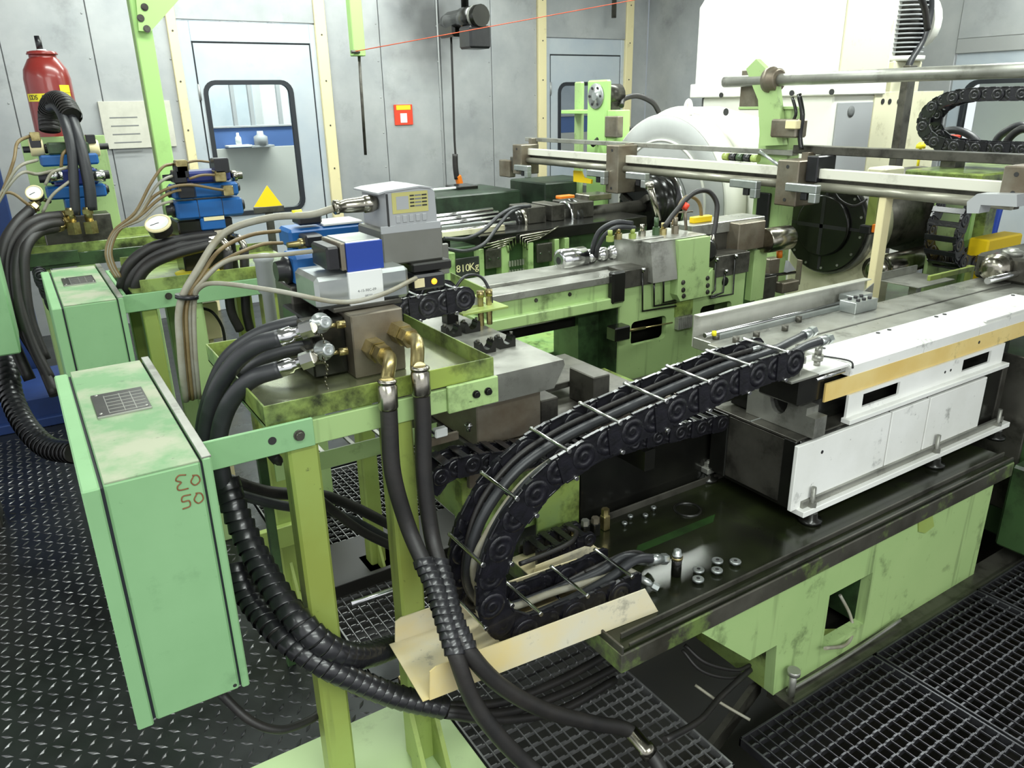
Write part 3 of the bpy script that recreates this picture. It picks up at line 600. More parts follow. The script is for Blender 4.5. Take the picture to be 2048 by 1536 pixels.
# ---- front elbows and the two hanging hoses
def hose(name, pts, r, m, label, group=None, ends=None, n=10, sub=6, cat='hose'):
    t = thing(name, label, cat, pts[-1] if pts[-1][2] < pts[0][2] else pts[0], group)
    obj('hose', MB().tube(pts, r, n, sub), m, t)
    for (i, j, L, rr, mm) in (ends or []):
        a = Vector(pts[i]); d = (Vector(pts[j])-a).normalized()
        obj('ferrule', MB().lathe(a-d*0.006, d, [(0, rr*0.85), (0.004, rr), (L*0.8, rr), (L, rr*0.9)], 14), mm, t)
    return t
def spiral(t, pts, r, m, turns, w=0.6, sub=8, a=0.0, b=1.0):
    """raised bands of a spiral wrap sleeve, joined as one part"""
    tb = MB().tube(pts, lambda q: r, 4, sub); ctr = []
    for i in range(0, len(tb.v), 4):
        c = sum((Vector(p) for p in tb.v[i:i+4]), Vector((0, 0, 0)))/4; ctr.append(c)
    L = [0]
    for i in range(1, len(ctr)): L.append(L[-1]+(ctr[i]-ctr[i-1]).length)
    def at(s_):
        for i in range(1, len(L)):
            if L[i] >= s_ or i == len(L)-1:
                t_ = (s_-L[i-1])/max(1e-9, L[i]-L[i-1]); return ctr[i-1].lerp(ctr[i], t_), (ctr[i]-ctr[i-1]).normalized()
    mb = MB(); p = (b-a)*L[-1]/turns
    for k in range(turns):
        c, d = at(a*L[-1]+p*(k+0.5))
        d2 = (d + mb.frame(d)[0]*0.28).normalized()
        mb.lathe(c-d2*p*0.52, d2, [(0, r*0.955), (p*0.015, r*0.995), (p*0.05, r*1.01), (p*0.5, r*1.0), (p*0.93, r*0.99), (p*0.98, r*0.98), (p*1.02, r*0.95)], 16, False)
    return obj('spiral_wrap', mb, m, t)
def elbow_hose(x, zc, pts, label, dx):
    t = thing('hydraulic_hose', label, 'hose', pts[-1], 'pair of front hydraulic hoses')
    obj('hex_nut', MB().hexn((x, 1.60, zc), (x, 1.555, zc), 0.0265), 'brass', t)
    obj('hex_nut', MB().hexn((x, 1.553, zc), (x, 1.522, zc), 0.023), 'brass', t)
    a = pts[0]
    obj('elbow', MB().tube([(x, 1.53, zc), (x, 1.50, zc+0.002), (x+(a[0]-x)*0.4, 1.465, zc-0.008), (x+(a[0]-x)*0.9, 1.437, zc-0.04), (a[0], a[1], a[2]+0.02)], 0.0150, 14, 6), 'brass', t)
    obj('ferrule', MB().lathe((a[0], a[1], a[2]+0.026), Vector(pts[1])-Vector(a), [(0, 0.017), (0.003, 0.0205), (0.007, 0.0205), (0.008, 0.0185), (0.012, 0.0185), (0.014, 0.0205), (0.06, 0.0215), (0.066, 0.019)], 16), 'nickel', t)
    obj('hose', MB().tube(pts, 0.0188, 12, 6), 'rubber', t)
    return t
HA = [(0.583, 1.415, 1.082), (0.578, 1.41, 1.007), (0.573, 1.4, 0.894), (0.591, 1.385, 0.771), (0.601, 1.34, 0.701), (0.607, 1.3, 0.657), (0.599, 1.24, 0.606), (0.596, 1.19, 0.549), (0.615, 1.16, 0.443), (0.657, 1.13, 0.347), (0.721, 1.1, 0.241), (0.761, 1.06, 0.188)]
HB = [(0.66, 1.415, 1.096), (0.656, 1.41, 0.988), (0.646, 1.4, 0.873), (0.645, 1.38, 0.742), (0.639, 1.34, 0.687), (0.633, 1.3, 0.646), (0.618, 1.24, 0.604), (0.624, 1.19, 0.549), (0.687, 1.165, 0.443), (0.797, 1.15, 0.327), (0.939, 1.14, 0.219), (1.045, 1.13, 0.145), (1.079, 1.07, 0.082), (1.077, 1.03, 0.053)]
ta = elbow_hose(0.628, 1.122, HA, 'black front hose on the lower brass elbow, hanging to the bottom edge', 0.03)
tb_ = elbow_hose(0.694, 1.15, HB, 'black front hose on the upper brass elbow, curving right across the grating', 0.03)
spiral(ta, HA[4:8], 0.0235, 'wrap', 13, 0.8)
spiral(tb_, HB[4:8], 0.0235, 'wrap', 13, 0.8)
obj('end_fitting', MB().lathe(Vector(HB[-3]), Vector(HB[-2])-Vector(HB[-3]), [(0, 0.02), (0.05, 0.02), (0.052, 0.024), (0.075, 0.024)], 12), 'nickel', tb_)
# ---- left hoses that leave the manifold towards the box
G = 'black hoses leaving the manifold towards the box'
E1 = [(0.417, 1.58, 1.188), (0.373, 1.6, 1.175), (0.331, 1.64, 1.133), (0.293, 1.68, 1.066), (0.264, 1.7, 0.983), (0.248, 1.7, 0.9), (0.25, 1.68, 0.807)]
E2 = [(0.406, 1.57, 1.123), (0.356, 1.59, 1.108), (0.317, 1.62, 1.068), (0.287, 1.64, 1.01), (0.27, 1.65, 0.939), (0.27, 1.65, 0.839)]
E3 = [(0.553, 1.72, 1.178), (0.474, 1.74, 1.17), (0.41, 1.77, 1.147), (0.348, 1.8, 1.098), (0.308, 1.82, 1.026), (0.272, 1.82, 0.938), (0.251, 1.8, 0.833)]
E4 = [(0.539, 1.7, 1.119), (0.461, 1.72, 1.114), (0.394, 1.74, 1.09), (0.346, 1.76, 1.036), (0.3, 1.76, 0.952), (0.286, 1.76, 0.853)]
def fit_hose(E, a, label, r=0.0195):
    t = thing('hydraulic_hose', label, 'hose', E[-1], G)
    obj('hose', MB().tube(E, r, 12, 6), 'hose', t)
    d = (Vector(E[0])-Vector(E[1])).normalized(); p = Vector(E[0])
    obj('ferrule', MB().lathe(p-d*0.004, d, [(0, 0.017), (0.004, 0.0185), (0.03, 0.0185), (0.034, 0.013), (0.05, 0.012)], 14), 'chrome', t)
    q = p+d*0.046; obj('hex_nut', MB().hexn(q, q+d*0.026, 0.019), 'chrome', t)
    obj('adapter', MB().cyl(q+d*0.024, Vector(a), 0.012, n=12), 'nickel', t)
    return t
fit_hose(E1, (0.50, 1.62, 1.178), 'upper thick hose with silver fitting, front row, arching towards the box')
fit_hose(E2, (0.50, 1.62, 1.118), 'lower thick hose with silver fitting, front row, arching towards the box')
fit_hose(E3, (0.56, 1.74, 1.19), 'upper back hose arching from the manifold behind the silver fittings', 0.017)
fit_hose(E4, (0.56, 1.72, 1.13), 'lower back hose half hidden behind the two silver fittings', 0.017)
# ---- grey cable bundle rising left of the manifold
bn = thing('cable_bundle', 'bundle of grey cables tied with a black strap, rising behind the box', 'cables', (0.279, 1.9, 0.975), 'grey cable bundles')
base = [(0.268, 1.88, 0.984), (0.274, 1.86, 1.115), (0.289, 1.86, 1.222)]
ends = [([(0.324, 1.86, 1.299), (0.401, 1.88, 1.374), (0.504, 1.86, 1.401), (0.581, 1.8, 1.407), (0.632, 1.778, 1.42)], 0.0085, 'cable'),
        ([(0.327, 1.86, 1.281), (0.388, 1.9, 1.332), (0.471, 1.94, 1.353), (0.557, 1.98, 1.35)], 0.005, 'cablebr'),
        ([(0.328, 1.86, 1.275), (0.392, 1.88, 1.311), (0.487, 1.92, 1.33), (0.551, 1.95, 1.324)], 0.0045, 'cablebr'),
        ([(0.327, 1.85, 1.271), (0.394, 1.84, 1.317), (0.5, 1.8, 1.322), (0.577, 1.74, 1.333), (0.602, 1.7, 1.348)], 0.0055, 'cable'),
        ([(0.32, 1.84, 1.262), (0.353, 1.78, 1.278), (0.445, 1.64, 1.273), (0.566, 1.61, 1.237), (0.663, 1.61, 1.239), (0.779, 1.66, 1.254)], 0.0055, 'cable')]
for k, (e, r, m) in enumerate(ends):
    dx = (k-2)*0.008
    pts = [(p[0]+dx, p[1]+0.006*(k % 2), p[2]) for p in base]+e
    obj('cable', MB().tube(pts, r, 8, 6), m, bn)
obj('strap', MB().lathe(Vector((0.291, 1.86, 1.237)), (0.15, 0, 1), [(0, 0.026), (0.009, 0.026)], 16), 'black', bn)
obj('yellow_marker', MB().lathe(Vector((0.549, 1.83, 1.408)), (1, -0.1, 0.05), [(0, 0.0095), (0.022, 0.0095)], 10), 'labelyellow', bn)
# ---- heavy spiral-wrapped bundles below the box
def bundle(pts, r, label, turns, m='wrap', extra=()):
    t = thing('wrapped_hose_bundle', label, 'hose bundle', pts[-1], 'spiral-wrapped hose bundles under the box')
    obj('core', MB().tube(pts, r*0.84, 10, 6), 'rubber', t); spiral(t, pts, r, m, turns, 0.82); return t
bundle([(0.277, 1.66, 0.858), (0.282, 1.64, 0.789), (0.295, 1.58, 0.71), (0.318, 1.48, 0.634), (0.348, 1.42, 0.579), (0.396, 1.4, 0.511), (0.473, 1.43, 0.438), (0.59, 1.52, 0.352)], 0.030, 'upper spiral-wrapped hose bundle crossing the front post to the trough', 30)
bundle([(0.259, 1.62, 0.662), (0.269, 1.56, 0.599), (0.302, 1.46, 0.554), (0.365, 1.4, 0.491), (0.444, 1.38, 0.412), (0.529, 1.36, 0.34), (0.634, 1.34, 0.271)], 0.028, 'lower spiral-wrapped hose bundle running under the yellow trough', 30)
for k, (a, b, c, d) in enumerate((((0.636, 1.345, 0.271), (0.801, 1.36, 0.185), (1.022, 1.4, 0.119), (1.265, 1.45, 0.077)), ((0.629, 1.33, 0.274), (0.803, 1.34, 0.167), (1.018, 1.37, 0.1), (1.261, 1.42, 0.044)), ((0.626, 1.325, 0.268), (0.782, 1.33, 0.161), (0.979, 1.34, 0.082), (1.208, 1.38, 0.043)))):
    hose('floor_hose', [a, b, c, d], 0.012, 'rubber', ('topmost', 'middle', 'lowest')[k]+' of three thin black hoses running under the yellow trough', 'thin hoses under the trough')
hose('conduit', [(0.17, 1.55, 0.393), (0.216, 1.5, 0.328), (0.274, 1.48, 0.284), (0.35, 1.5, 0.257), (0.391, 1.52, 0.253)], 0.010, 'rubber', 'thin corrugated conduit looping on the checker floor under the box')
hose('floor_cable', [(0.329, 1.95, 0.719), (0.444, 2, 0.624), (0.614, 2.1, 0.518), (0.722, 2.15, 0.426), (0.874, 2.2, 0.276)], 0.018, 'rubber', 'upper black hose running right from behind the box over the grating', 'hoses behind the posts')
hose('floor_cable', [(0.322, 1.9, 0.706), (0.455, 1.95, 0.603), (0.654, 2.05, 0.459), (0.83, 2.1, 0.282)], 0.014, 'hose', 'lower grey hose running right from behind the box over the grating', 'hoses behind the posts')
hose('floor_cable', [(0.419, 1.8, 0.827), (0.479, 1.85, 0.717), (0.568, 1.95, 0.584), (0.695, 2, 0.416), (0.821, 2, 0.299)], 0.014, 'rubber', 'black hose sloping down behind the left front post', 'hoses behind the posts')
single('floor_pipe', MB().cyl((0.70, 2.18, 0.03), (1.25, 2.16, 0.03), 0.012, n=12), 'chrome', 'shiny steel pipe lying along the grating between the posts', 'pipe')
single('cover_plate', MB().box(0.66, 1.30, 2.30, 2.62, 0.0, 0.012, 0.002).box(0.66, 1.30, 2.28, 2.30, 0.0, 0.05, 0.002), 'pit', 'dark oily cover plate on the grating behind the posts', 'plate')
single('floor_washer', MB().box(0.69, 0.76, 1.72, 1.78, 0.0, 0.02, 0.003).lathe((0.725, 1.75, 0.02), (0, 0, 1), [(0, 0.02), (0.006, 0.02), (0.012, 0.012), (0.03, 0.011)], 12), 'brass', 'brass fitting on a small plate at the foot of the posts', 'fitting')

# ================================================================== front machine bed
bed = thing('machine_bed', 'long green machine bed with oily black top in the right foreground', 'machine bed', (1.9, 1.37, -0.03))
fw = MB()
fw.prism([(1.27, 0.352), (1.486, 0.158), (1.60, 0.158), (1.612, -0.03), (1.826, -0.03), (1.826, 0.352)], 'y', 1.13, 1.165)
fw.box(1.826, 2.04, 1.13, 1.165, -0.03, 0.042, 0).box(1.826, 2.04, 1.13, 1.165, 0.238, 0.352, 0).box(2.04, 2.72, 1.13, 1.165, -0.03, 0.352, 0)
obj('front_wall', fw, 'green', bed)
obj('notch_wall', MB().prism([(1.60, 0.158), (1.612, -0.03), (1.66, -0.03), (1.65, 0.158)], 'y', 1.165, 1.45).prism([(1.486, 0.158), (1.60, 0.158), (1.60, 0.17), (1.49, 0.17)], 'y', 1.165, 1.45).prism([(1.27, 0.352), (1.486, 0.158), (1.49, 0.17), (1.285, 0.36)], 'y', 1.165, 1.45), 'oilgreen', bed)
obj('inner_floor', MB().prism([(1.70, 1.165), (2.0, 1.165), (1.86, 1.25), (1.70, 1.25)], 'z', -0.03, 0.02), 'yelgreen', bed)
obj('inner_floor_shade', MB().box(1.66, 2.70, 1.165, 1.60, -0.03, 0.0, 0), 'oilblack', bed)  # rest of the inner floor, its shade put into the black colour
obj('inner_wall', MB().box(1.66, 2.72, 1.45, 1.60, 0.02, 0.352, 0), 'oilblack', bed)  # black colour stands in for the shade inside the bed opening
obj('end_wall', MB().box(2.72, 2.80, 1.16, 1.60, -0.03, 0.352, 0.02), 'green', bed)
obj('hole_edge', MB().box(2.04, 2.052, 1.165, 1.30, 0.03, 0.245, 0), 'dkgreen', bed)  # side of the opening, shade put into the darker green
obj('flange', MB().box(1.0, 2.82, 1.12, 1.625, 0.352, 0.408, 0.003), 'oilflange', bed)
obj('top_plate', MB().box(1.004, 2.82, 1.124, 1.62, 0.408, 0.418, 0.001), 'oilplate', bed)
for y, z, m in ((1.126, 0.424, 'steeldk'), (1.158, 0.432, 'steeldk'), (1.612, 0.440, 'steeldk')):
    obj('rim', MB().box(1.03, 2.82, y, y+0.006, 0.417, z, 0.001), m, bed)
obj('left_rim', MB().box(1.0, 1.006, 1.12, 1.30, 0.408, 0.43, 0.001), 'steeldk', bed)
obj('green_strip', MB().prism([(1.30, 1.42), (1.62, 1.42), (1.66, 1.45), (1.34, 1.45)], 'z', 0.4178, 0.4186), 'stripgreen', bed)
obj('plinth', MB().box(1.62, 3.3, 1.06, 1.16, -0.06, -0.028, 0.002).box(1.62, 3.3, 1.062, 1.07, -0.06, -0.010, 0), 'steeldk', bed)
obj('oval_hole', MB().prism([(2.329, 0.352), (2.329, 0.352), (2.305+0.05, 0.30), (2.305, 0.29), (2.263, 0.31), (2.25, 0.352)], 'y', 1.126, 1.131), 'yelgreen', bed)
def disc_screw(p, r, label, grp):
    t = thing('flat_screw', label, 'screw', (p[0], p[1], 0.418), grp)
    obj('head', MB().lathe((p[0], p[1], 0.418), (0, 0, 1), [(0, r*0.5), (0.006, r*0.5), (0.007, r), (0.012, r), (0.0135, r*0.85)], 18), 'silver', t)
    obj('socket', MB().cyl((p[0], p[1], 0.4312), (p[0], p[1], 0.4319), r*0.35, n=6), 'inkdk', t)
for p, lb in (((1.385, 1.252, 0.43), 'second from the front'), ((1.461, 1.254, 0.43), 'left one of the back pair'), ((1.499, 1.223, 0.43), 'rightmost'), ((1.425, 1.222, 0.43), 'middle one'), ((1.352, 1.221, 0.43), 'nearest the front')):
    disc_screw(p, 0.016, 'flat silver screw head on the bed top, %s of five' % lb, 'five flat screws on the bed')
for p, lb in (((1.38, 1.557, 0.43), 'leftmost and largest'), ((1.422, 1.579, 0.43), 'second from left'), ((1.465, 1.557, 0.43), 'third from left'), ((1.518, 1.578, 0.43), 'rightmost')):
    disc_screw(p, 0.0085, 'small silver screw on the far side of the bed top, %s' % lb, 'four small screws on the bed')
single('drain_ring', MB().lathe((1.608, 1.518, 0.418), (0, 0, 1), [(0, 0.045), (0.005, 0.045), (0.005, 0.038), (0, 0.038)], 20, False), 'oilblack', 'dark ring recess at the far edge of the bed top', 'ring')
single('leveling_screw', MB().cyl((1.654, 1.10, -0.03), (1.654, 1.10, 0.055), 0.011, n=10).cyl((1.654, 1.10, 0.05), (1.654, 1.10, 0.065), 0.019, n=14), 'steel', 'upright levelling screw at the foot of the green bed', 'screw')
hose('bed_cable', [(1.995, 1.2, 0.13), (2.02, 1.17, 0.061), (1.998, 1.14, 0.021), (1.924, 1.115, 0.022), (1.794, 1.1, 0.079)], 0.0055, 'cable', 'grey cable looping out of the square opening of the bed', cat='cable')
hose('bed_pipe', [(1.65, 1.11, -0.018), (1.803, 1.11, -0.023), (2.003, 1.11, -0.02), (2.218, 1.11, -0.006)], 0.006, 'steel', 'thin pipe running along the bottom edge of the green bed', cat='pipe')
hose('pit_hose', [(1.405, 1.3, 0.133), (1.441, 1.25, 0.088), (1.541, 1.22, 0.034), (1.608, 1.22, 0.02)], 0.006, 'rubber', 'upper thin hose sagging in the dark notch of the bed', 'hoses in the notch', cat='hose')
hose('pit_hose', [(1.396, 1.3, 0.119), (1.422, 1.25, 0.07), (1.499, 1.22, 0.026), (1.59, 1.22, -0.009)], 0.005, 'rubber', 'lower thin hose sagging in the dark notch of the bed', 'hoses in the notch', cat='hose')
hose('pit_hose', [(1.12, 1.08, 0.116), (1.29, 1.12, 0.057), (1.436, 1.18, 0.014), (1.621, 1.22, 0.005)], 0.009, 'rubber', 'green-black hose climbing out of the pit to the notch', 'hoses in the notch', cat='hose')
hose('pit_cable', [(1.406, 1.25, 0.022), (1.438, 1.18, -0.005), (1.477, 1.1, -0.027)], 0.0045, 'cable', 'thin grey cable crossing the dark pit beside the grating', cat='cable')
single('gutter', MB().prism([(1.236, 1.1), (1.236+0.06, 1.1), (1.616+0.06, 1.22), (1.616, 1.22)], 'z', -0.12, -0.06), 'steeldk', 'dull steel gutter in the pit under the bed corner', 'gutter')
# ---- fittings on the bed top
fb = thing('hose_fitting', 'upright oily fitting post with silver bolt head in the middle of the bed', 'fitting', (1.327, 1.279, 0.418))
c = Vector((1.327, 1.279, 0.418))
obj('post', MB().cyl(c, c+Vector((0, 0, 0.062)), 0.014, n=14), 'oilblack', fb)
obj('bolt_head', MB().lathe(c+Vector((0, 0, 0.062)), (0, 0, 1), [(0, 0.014), (0.006, 0.014), (0.007, 0.0105), (0.018, 0.0105), (0.02, 0.006)], 14), 'silver', fb)
obj('brass_collar', MB().cyl(c+Vector((0, 0, 0.052)), c+Vector((0, 0, 0.060)), 0.0155, n=14), 'brass', fb)
for k, (uv, hh, mm) in enumerate((((1.192, 1.571, 0.418), 0.05, 'brass'), ((1.244, 1.579, 0.418), 0.055, 'steel'), ((1.273, 1.567, 0.418), 0.06, 'steelbr'), ((1.319, 1.577, 0.418), 0.07, 'brass'))):
    q = Vector(uv); t = thing('valve_fitting', ('leftmost brass', 'second, grey steel', 'third, brown steel', 'rightmost and tallest brass')[k]+' fitting in the row at the back of the bed', 'fitting', q, 'row of small fittings')
    obj('body', MB().box(q.x-0.012, q.x+0.012, q.y-0.012, q.y+0.012, q.z, q.z+hh*0.7, 0.003), 'oilblack' if k in (1, 2) else mm, t)
    obj('hex_cap', MB().hexn(q+Vector((0, 0, hh*0.7)), q+Vector((0, 0, hh)), 0.0125), mm, t)
# ---- energy chains
def resample(path, pitch):
    P_ = []; E = [Vector(p) for p in path]; E = [E[0]*2-E[1]]+E+[E[-1]*2-E[-2]]
    for i in range(1, len(E)-2):
        for k in range(24):
            t = k/24; a, b, c, d = E[i-1], E[i], E[i+1], E[i+2]
            P_.append(0.5*((2*b)+(c-a)*t+(2*a-5*b+4*c-d)*t*t+(3*b-a-3*c+d)*t**3))
    P_.append(E[-2]); out = [P_[0]]; cur = P_[0]; i = 1
    while i < len(P_):
        d = P_[i]-cur
        if d.length >= pitch: cur = cur+d.normalized()*pitch; out.append(cur)
        else: i += 1
    return out
def energy_chain(path, y0, y1, pitch, h, label, rod_every=2, slats=False, group='cable carrier chains', mrod='chrome', ft=0.010):
    t = thing('energy_chain', label, 'cable chain', (path[-1][0], (y0+y1)/2, path[-1][1]-h/2), group)
    L = pitch; r = h/2
    def plate():
        mb = MB(); po = []
        for k in range(7): a = math.pi/2+math.pi*k/6; po.append((r*0.98*math.cos(a), r*0.98*math.sin(a)))
        po += [(L*0.45, -r*0.86), (L*0.98, -r*0.86), (L*0.98, r*0.86), (L*0.45, r*0.86)]
        mb.prism(po, 'y', -ft/2, ft/2)
        mb.lathe((0, -ft/2, 0), (0, -1, 0), [(0, r*0.84), (0.0012, r*0.82), (0.0013, r*0.5), (0.0006, r*0.47), (0.0006, r*0.22), (0.0016, r*0.2)], 16)
        mb.lathe((0, ft/2, 0), (0, 1, 0), [(0, r*0.84), (0.0012, r*0.82), (0.0013, r*0.5), (0.0006, r*0.47), (0.0006, r*0.22), (0.0016, r*0.2)], 16)
        mb.box(L*0.18, L*0.86, -ft/2, ft/2, r*0.86, r*1.0, 0.001); mb.box(L*0.18, L*0.86, -ft/2, ft/2, -r*1.0, -r*0.86, 0.001)
        return mk(mb, 'link_plate', 'chainblk')
    def pin(): return mk(MB().lathe((0, -ft*0.9, 0), (0, 1, 0), [(0, 0.0045), (ft*1.8, 0.0045)], 10), 'pin', 'nickel')
    W = y1-y0
    if slats: rod = mk(MB().box(L*0.25, L*0.72, -W/2, W/2, r*0.90, r*1.06, 0.002), 'slat', 'chainblk')
    else:
        rb = MB().lathe((L*0.5, -W/2-0.004, r*0.98), (0, 1, 0), [(0, 0.0055), (0.006, 0.0062), (0.008, 0.0048), (W, 0.0048), (W+0.002, 0.0062), (W+0.008, 0.0055)], 10)
        rod = mk(rb, 'cross_rod', mrod)
    pm = plate(); pts = resample(path, pitch)
    for i in range(len(pts)-1):
        d = (pts[i+1]-pts[i]).normalized(); n = Vector((d.y, -d.x))
        R = Matrix(((d.x, 0, n.x), (0, -1 if (d.x*n.y-d.y*n.x) < 0 else 1, 0), (d.y, 0, n.y)))
        X = Vector((d.x, 0, d.y)); Z = Vector((n.x, 0, n.y)); Yv = Z.cross(X)
        e = Matrix((X, Yv, Z)).transposed().to_euler()
        off = 0.004 if i % 2 else -0.004
        for y in (y0+ft/2+0.004+off*0.6, y1-ft/2-0.004-off*0.6):
            inst('link_plate', pm, (pts[i].x, y, pts[i].y), e, t)
        if i % rod_every == 0: inst('slat' if slats else 'cross_rod', rod, (pts[i].x, (y0+y1)/2, pts[i].y), e, t)
        if not slats and i % rod_every == 0:
            e2 = Matrix((X, -Yv, -Z)).transposed().to_euler(); inst('cross_rod', rod, (pts[i].x, (y0+y1)/2, pts[i].y), e2, t)
    return t, pts
CH1 = [(1.70, 0.967), (1.545, 0.962), (1.40, 0.947), (1.263, 0.930), (1.12, 0.910), (0.985, 0.886), (0.862, 0.840), (0.765, 0.745), (0.722, 0.62), (0.745, 0.53), (0.815, 0.472), (0.95, 0.462), (1.08, 0.462), (1.18, 0.462)]
t1, _ = energy_chain(CH1, 1.25, 1.40, 0.0725, 0.080, 'large black cable chain with silver cross rods arching over the front bed')
def chain_hose(dy, dz, r, m, tail, label, head=None):
    pts = [(x, 1.328+dy, z+dz*(1 if z > 0.7 else -1)) for x, z in CH1[:-2]]+tail
    if head: pts = head+pts
    t = thing('chain_hose', label, 'hose', pts[-1], 'hoses inside the large cable chain')
    obj('hose', MB().tube(pts, r, 10, 5), m, t)
    for (i, j) in ((-1, -2), (0, 1)):
        a = Vector(pts[i]); d = (a-Vector(pts[j])).normalized()
        obj('ferrule', MB().lathe(a-d*0.03, d, [(0, r*1.12), (0.03, r*1.15), (0.034, r*0.8), (0.042, r*0.8)], 12), 'silver', t)
        obj('hex_nut', MB().hexn(a+d*0.010, a+d*0.028, r*1.2), 'silver', t)
    return t
chain_hose(-0.03, -0.004, 0.013, 'hose', [(1.10, 1.30, 0.478), (1.20, 1.305, 0.50), (1.28, 1.3, 0.475)], 'front hose inside the large cable chain, thick and grey', [(1.933, 1.33, 0.971), (1.824, 1.32, 0.972)])
chain_hose(0.028, -0.002, 0.013, 'hose', [(1.10, 1.345, 0.472), (1.19, 1.342, 0.49), (1.267, 1.34, 0.455)], 'back hose inside the large cable chain, thick and grey', [(1.951, 1.4, 0.973), (1.864, 1.39, 0.966)])
chain_hose(0.0, -0.022, 0.009, 'cable', [(1.12, 1.33, 0.462), (1.18, 1.32, 0.468), (1.219, 1.27, 0.439)], 'thin hose lowest between the two thick ones in the cable chain')
chain_hose(0.05, 0.012, 0.007, 'rubber', [(1.10, 1.37, 0.47), (1.17, 1.36, 0.475)], 'thin black hose at the back inside the large cable chain')
for pts, r, lb in (([(1.08, 1.37, 0.47), (1.124, 1.36, 0.482), (1.229, 1.38, 0.469), (1.288, 1.38, 0.449), (1.325, 1.38, 0.404)], 0.0055, 'thin black lead arching out of the chain end on the bed'),):
    hose('chain_lead', pts, r, 'rubber', lb, cat='cable')
# trough under the chain
tr = thing('cable_trough', 'pale yellow sheet trough holding the lower run of the cable chain', 'trough', (0.9, 1.33, 0.42))
obj('floor_sheet', MB().box(0.555, 1.17, 1.225, 1.44, 0.418, 0.4205, 0.0005), 'trough', tr)
obj('front_lip', MB().prism([(0.555, 0.419), (1.185, 0.419), (1.14, 0.502), (0.575, 0.502), (0.56, 0.494)], 'y', 1.2215, 1.225), 'trough', tr)
obj('back_lip', MB().prism([(0.555, 0.419), (1.10, 0.419), (1.08, 0.485), (0.575, 0.485), (0.56, 0.478)], 'y', 1.44, 1.4435), 'trough', tr)
obj('end_lip', MB().prism([(1.225, 0.419), (1.44, 0.419), (1.44, 0.4215), (1.225, 0.4215)], 'x', 0.54, 0.556), 'trough', tr)
tr.rotation_euler = (0, 0, -0.075); tr.location.y -= 0.014
obj('support_arm', MB().box(0.92, 1.0, 1.25, 1.42, 0.395, 0.420, 0.002), 'oilblack', tr)
energy_chain([(1.20, 0.458), (1.12, 0.458), (1.02, 0.458)], 1.50, 1.585, 0.045, 0.050, 'short black slatted chain end in a small yellow trough on the bed', 1, True)
s2 = thing('small_trough', 'small yellow sheet trough at the back left of the bed top', 'trough', (1.10, 1.55, 0.42))
obj('floor_sheet', MB().box(0.99, 1.23, 1.485, 1.60, 0.4195, 0.423, 0.0005), 'trough', s2)
obj('front_lip', MB().prism([(0.99, 0.42), (1.25, 0.42), (1.17, 0.458), (1.0, 0.458)], 'y', 1.482, 1.4855), 'trough', s2)
hose('braided_hose', [(0.934, 1.46, 0.501), (1.038, 1.47, 0.493), (1.114, 1.48, 0.493), (1.165, 1.52, 0.487), (1.157, 1.55, 0.491)], 0.007, 'rubber', 'thin braided hose curling beside the small yellow trough')
# ================================================================== white slide unit on the bed
wu = thing('slide_unit', 'white and black slide unit standing on studs on the front bed', 'machine unit', (2.38, 1.45, 0.418))
obj('core', MB().box(1.815, 2.955, 1.285, 1.62, 0.47, 0.69, 0.003), 'oilblack', wu)
for a, b in ((1.788, 2.25), (2.256, 2.467), (2.473, 2.833)):
    obj('white_panel', MB().box(a, b-0.002, 1.272, 1.286, 0.468, 0.684, 0.002), 'whiteworn', wu)
obj('end_panel', MB().box(1.803, 1.816, 1.335, 1.55, 0.472, 0.684, 0.002), 'steeldk', wu)
for y0, y1 in ((1.29, 1.335), (1.55, 1.62)): obj('end_rail', MB().box(1.80, 1.816, y0, y1, 0.465, 0.69, 0.004), 'oilblack', wu)
obj('right_end', MB().box(2.955, 2.99, 1.28, 1.62, 0.468, 0.69, 0.003), 'steeldk', wu)
obj('top_plate', MB().box(1.80, 2.99, 1.29, 1.62, 0.688, 0.696, 0.001), 'steeldk', wu)
obj('top_seam', MB().box(1.80, 1.96, 1.46, 1.464, 0.6945, 0.698, 0), 'silver', wu)
obj('base_flange', MB().box(1.815, 3.02, 1.245, 1.30, 0.45, 0.470, 0.002), 'whiteworn', wu)
obj('rear_flange', MB().box(1.79, 3.02, 1.61, 1.645, 0.45, 0.470, 0.002), 'steel', wu)
obj('under_plate', MB().box(1.82, 3.0, 1.30, 1.61, 0.452, 0.471, 0.001), 'oilblack', wu)
obj('flange_strip', MB().box(1.83, 3.0, 1.262, 1.273, 0.4695, 0.492, 0.001), 'steel', wu)
for x, y in ((1.868, 1.258), (2.54, 1.258), (1.815, 1.632), (2.95, 1.258)):
    s_ = obj('stud', MB().cyl((x, y, 0.418), (x, y, 0.535 if y < 1.5 else 0.49), 0.0075, n=10), 'steel', wu)
    obj('nut', MB().hexn((x, y, 0.470), (x, y, 0.484), 0.015), 'steel', s_)
    obj('foot', MB().lathe((x, y, 0.418), (0, 0, 1), [(0, 0.036), (0.010, 0.036), (0.014, 0.022), (0.033, 0.020)], 16), 'oilblack', s_)
obj('hole', MB().cyl((1.905, 1.2712, 0.637), (1.905, 1.2725, 0.637), 0.006, n=12), 'inkdk', wu)
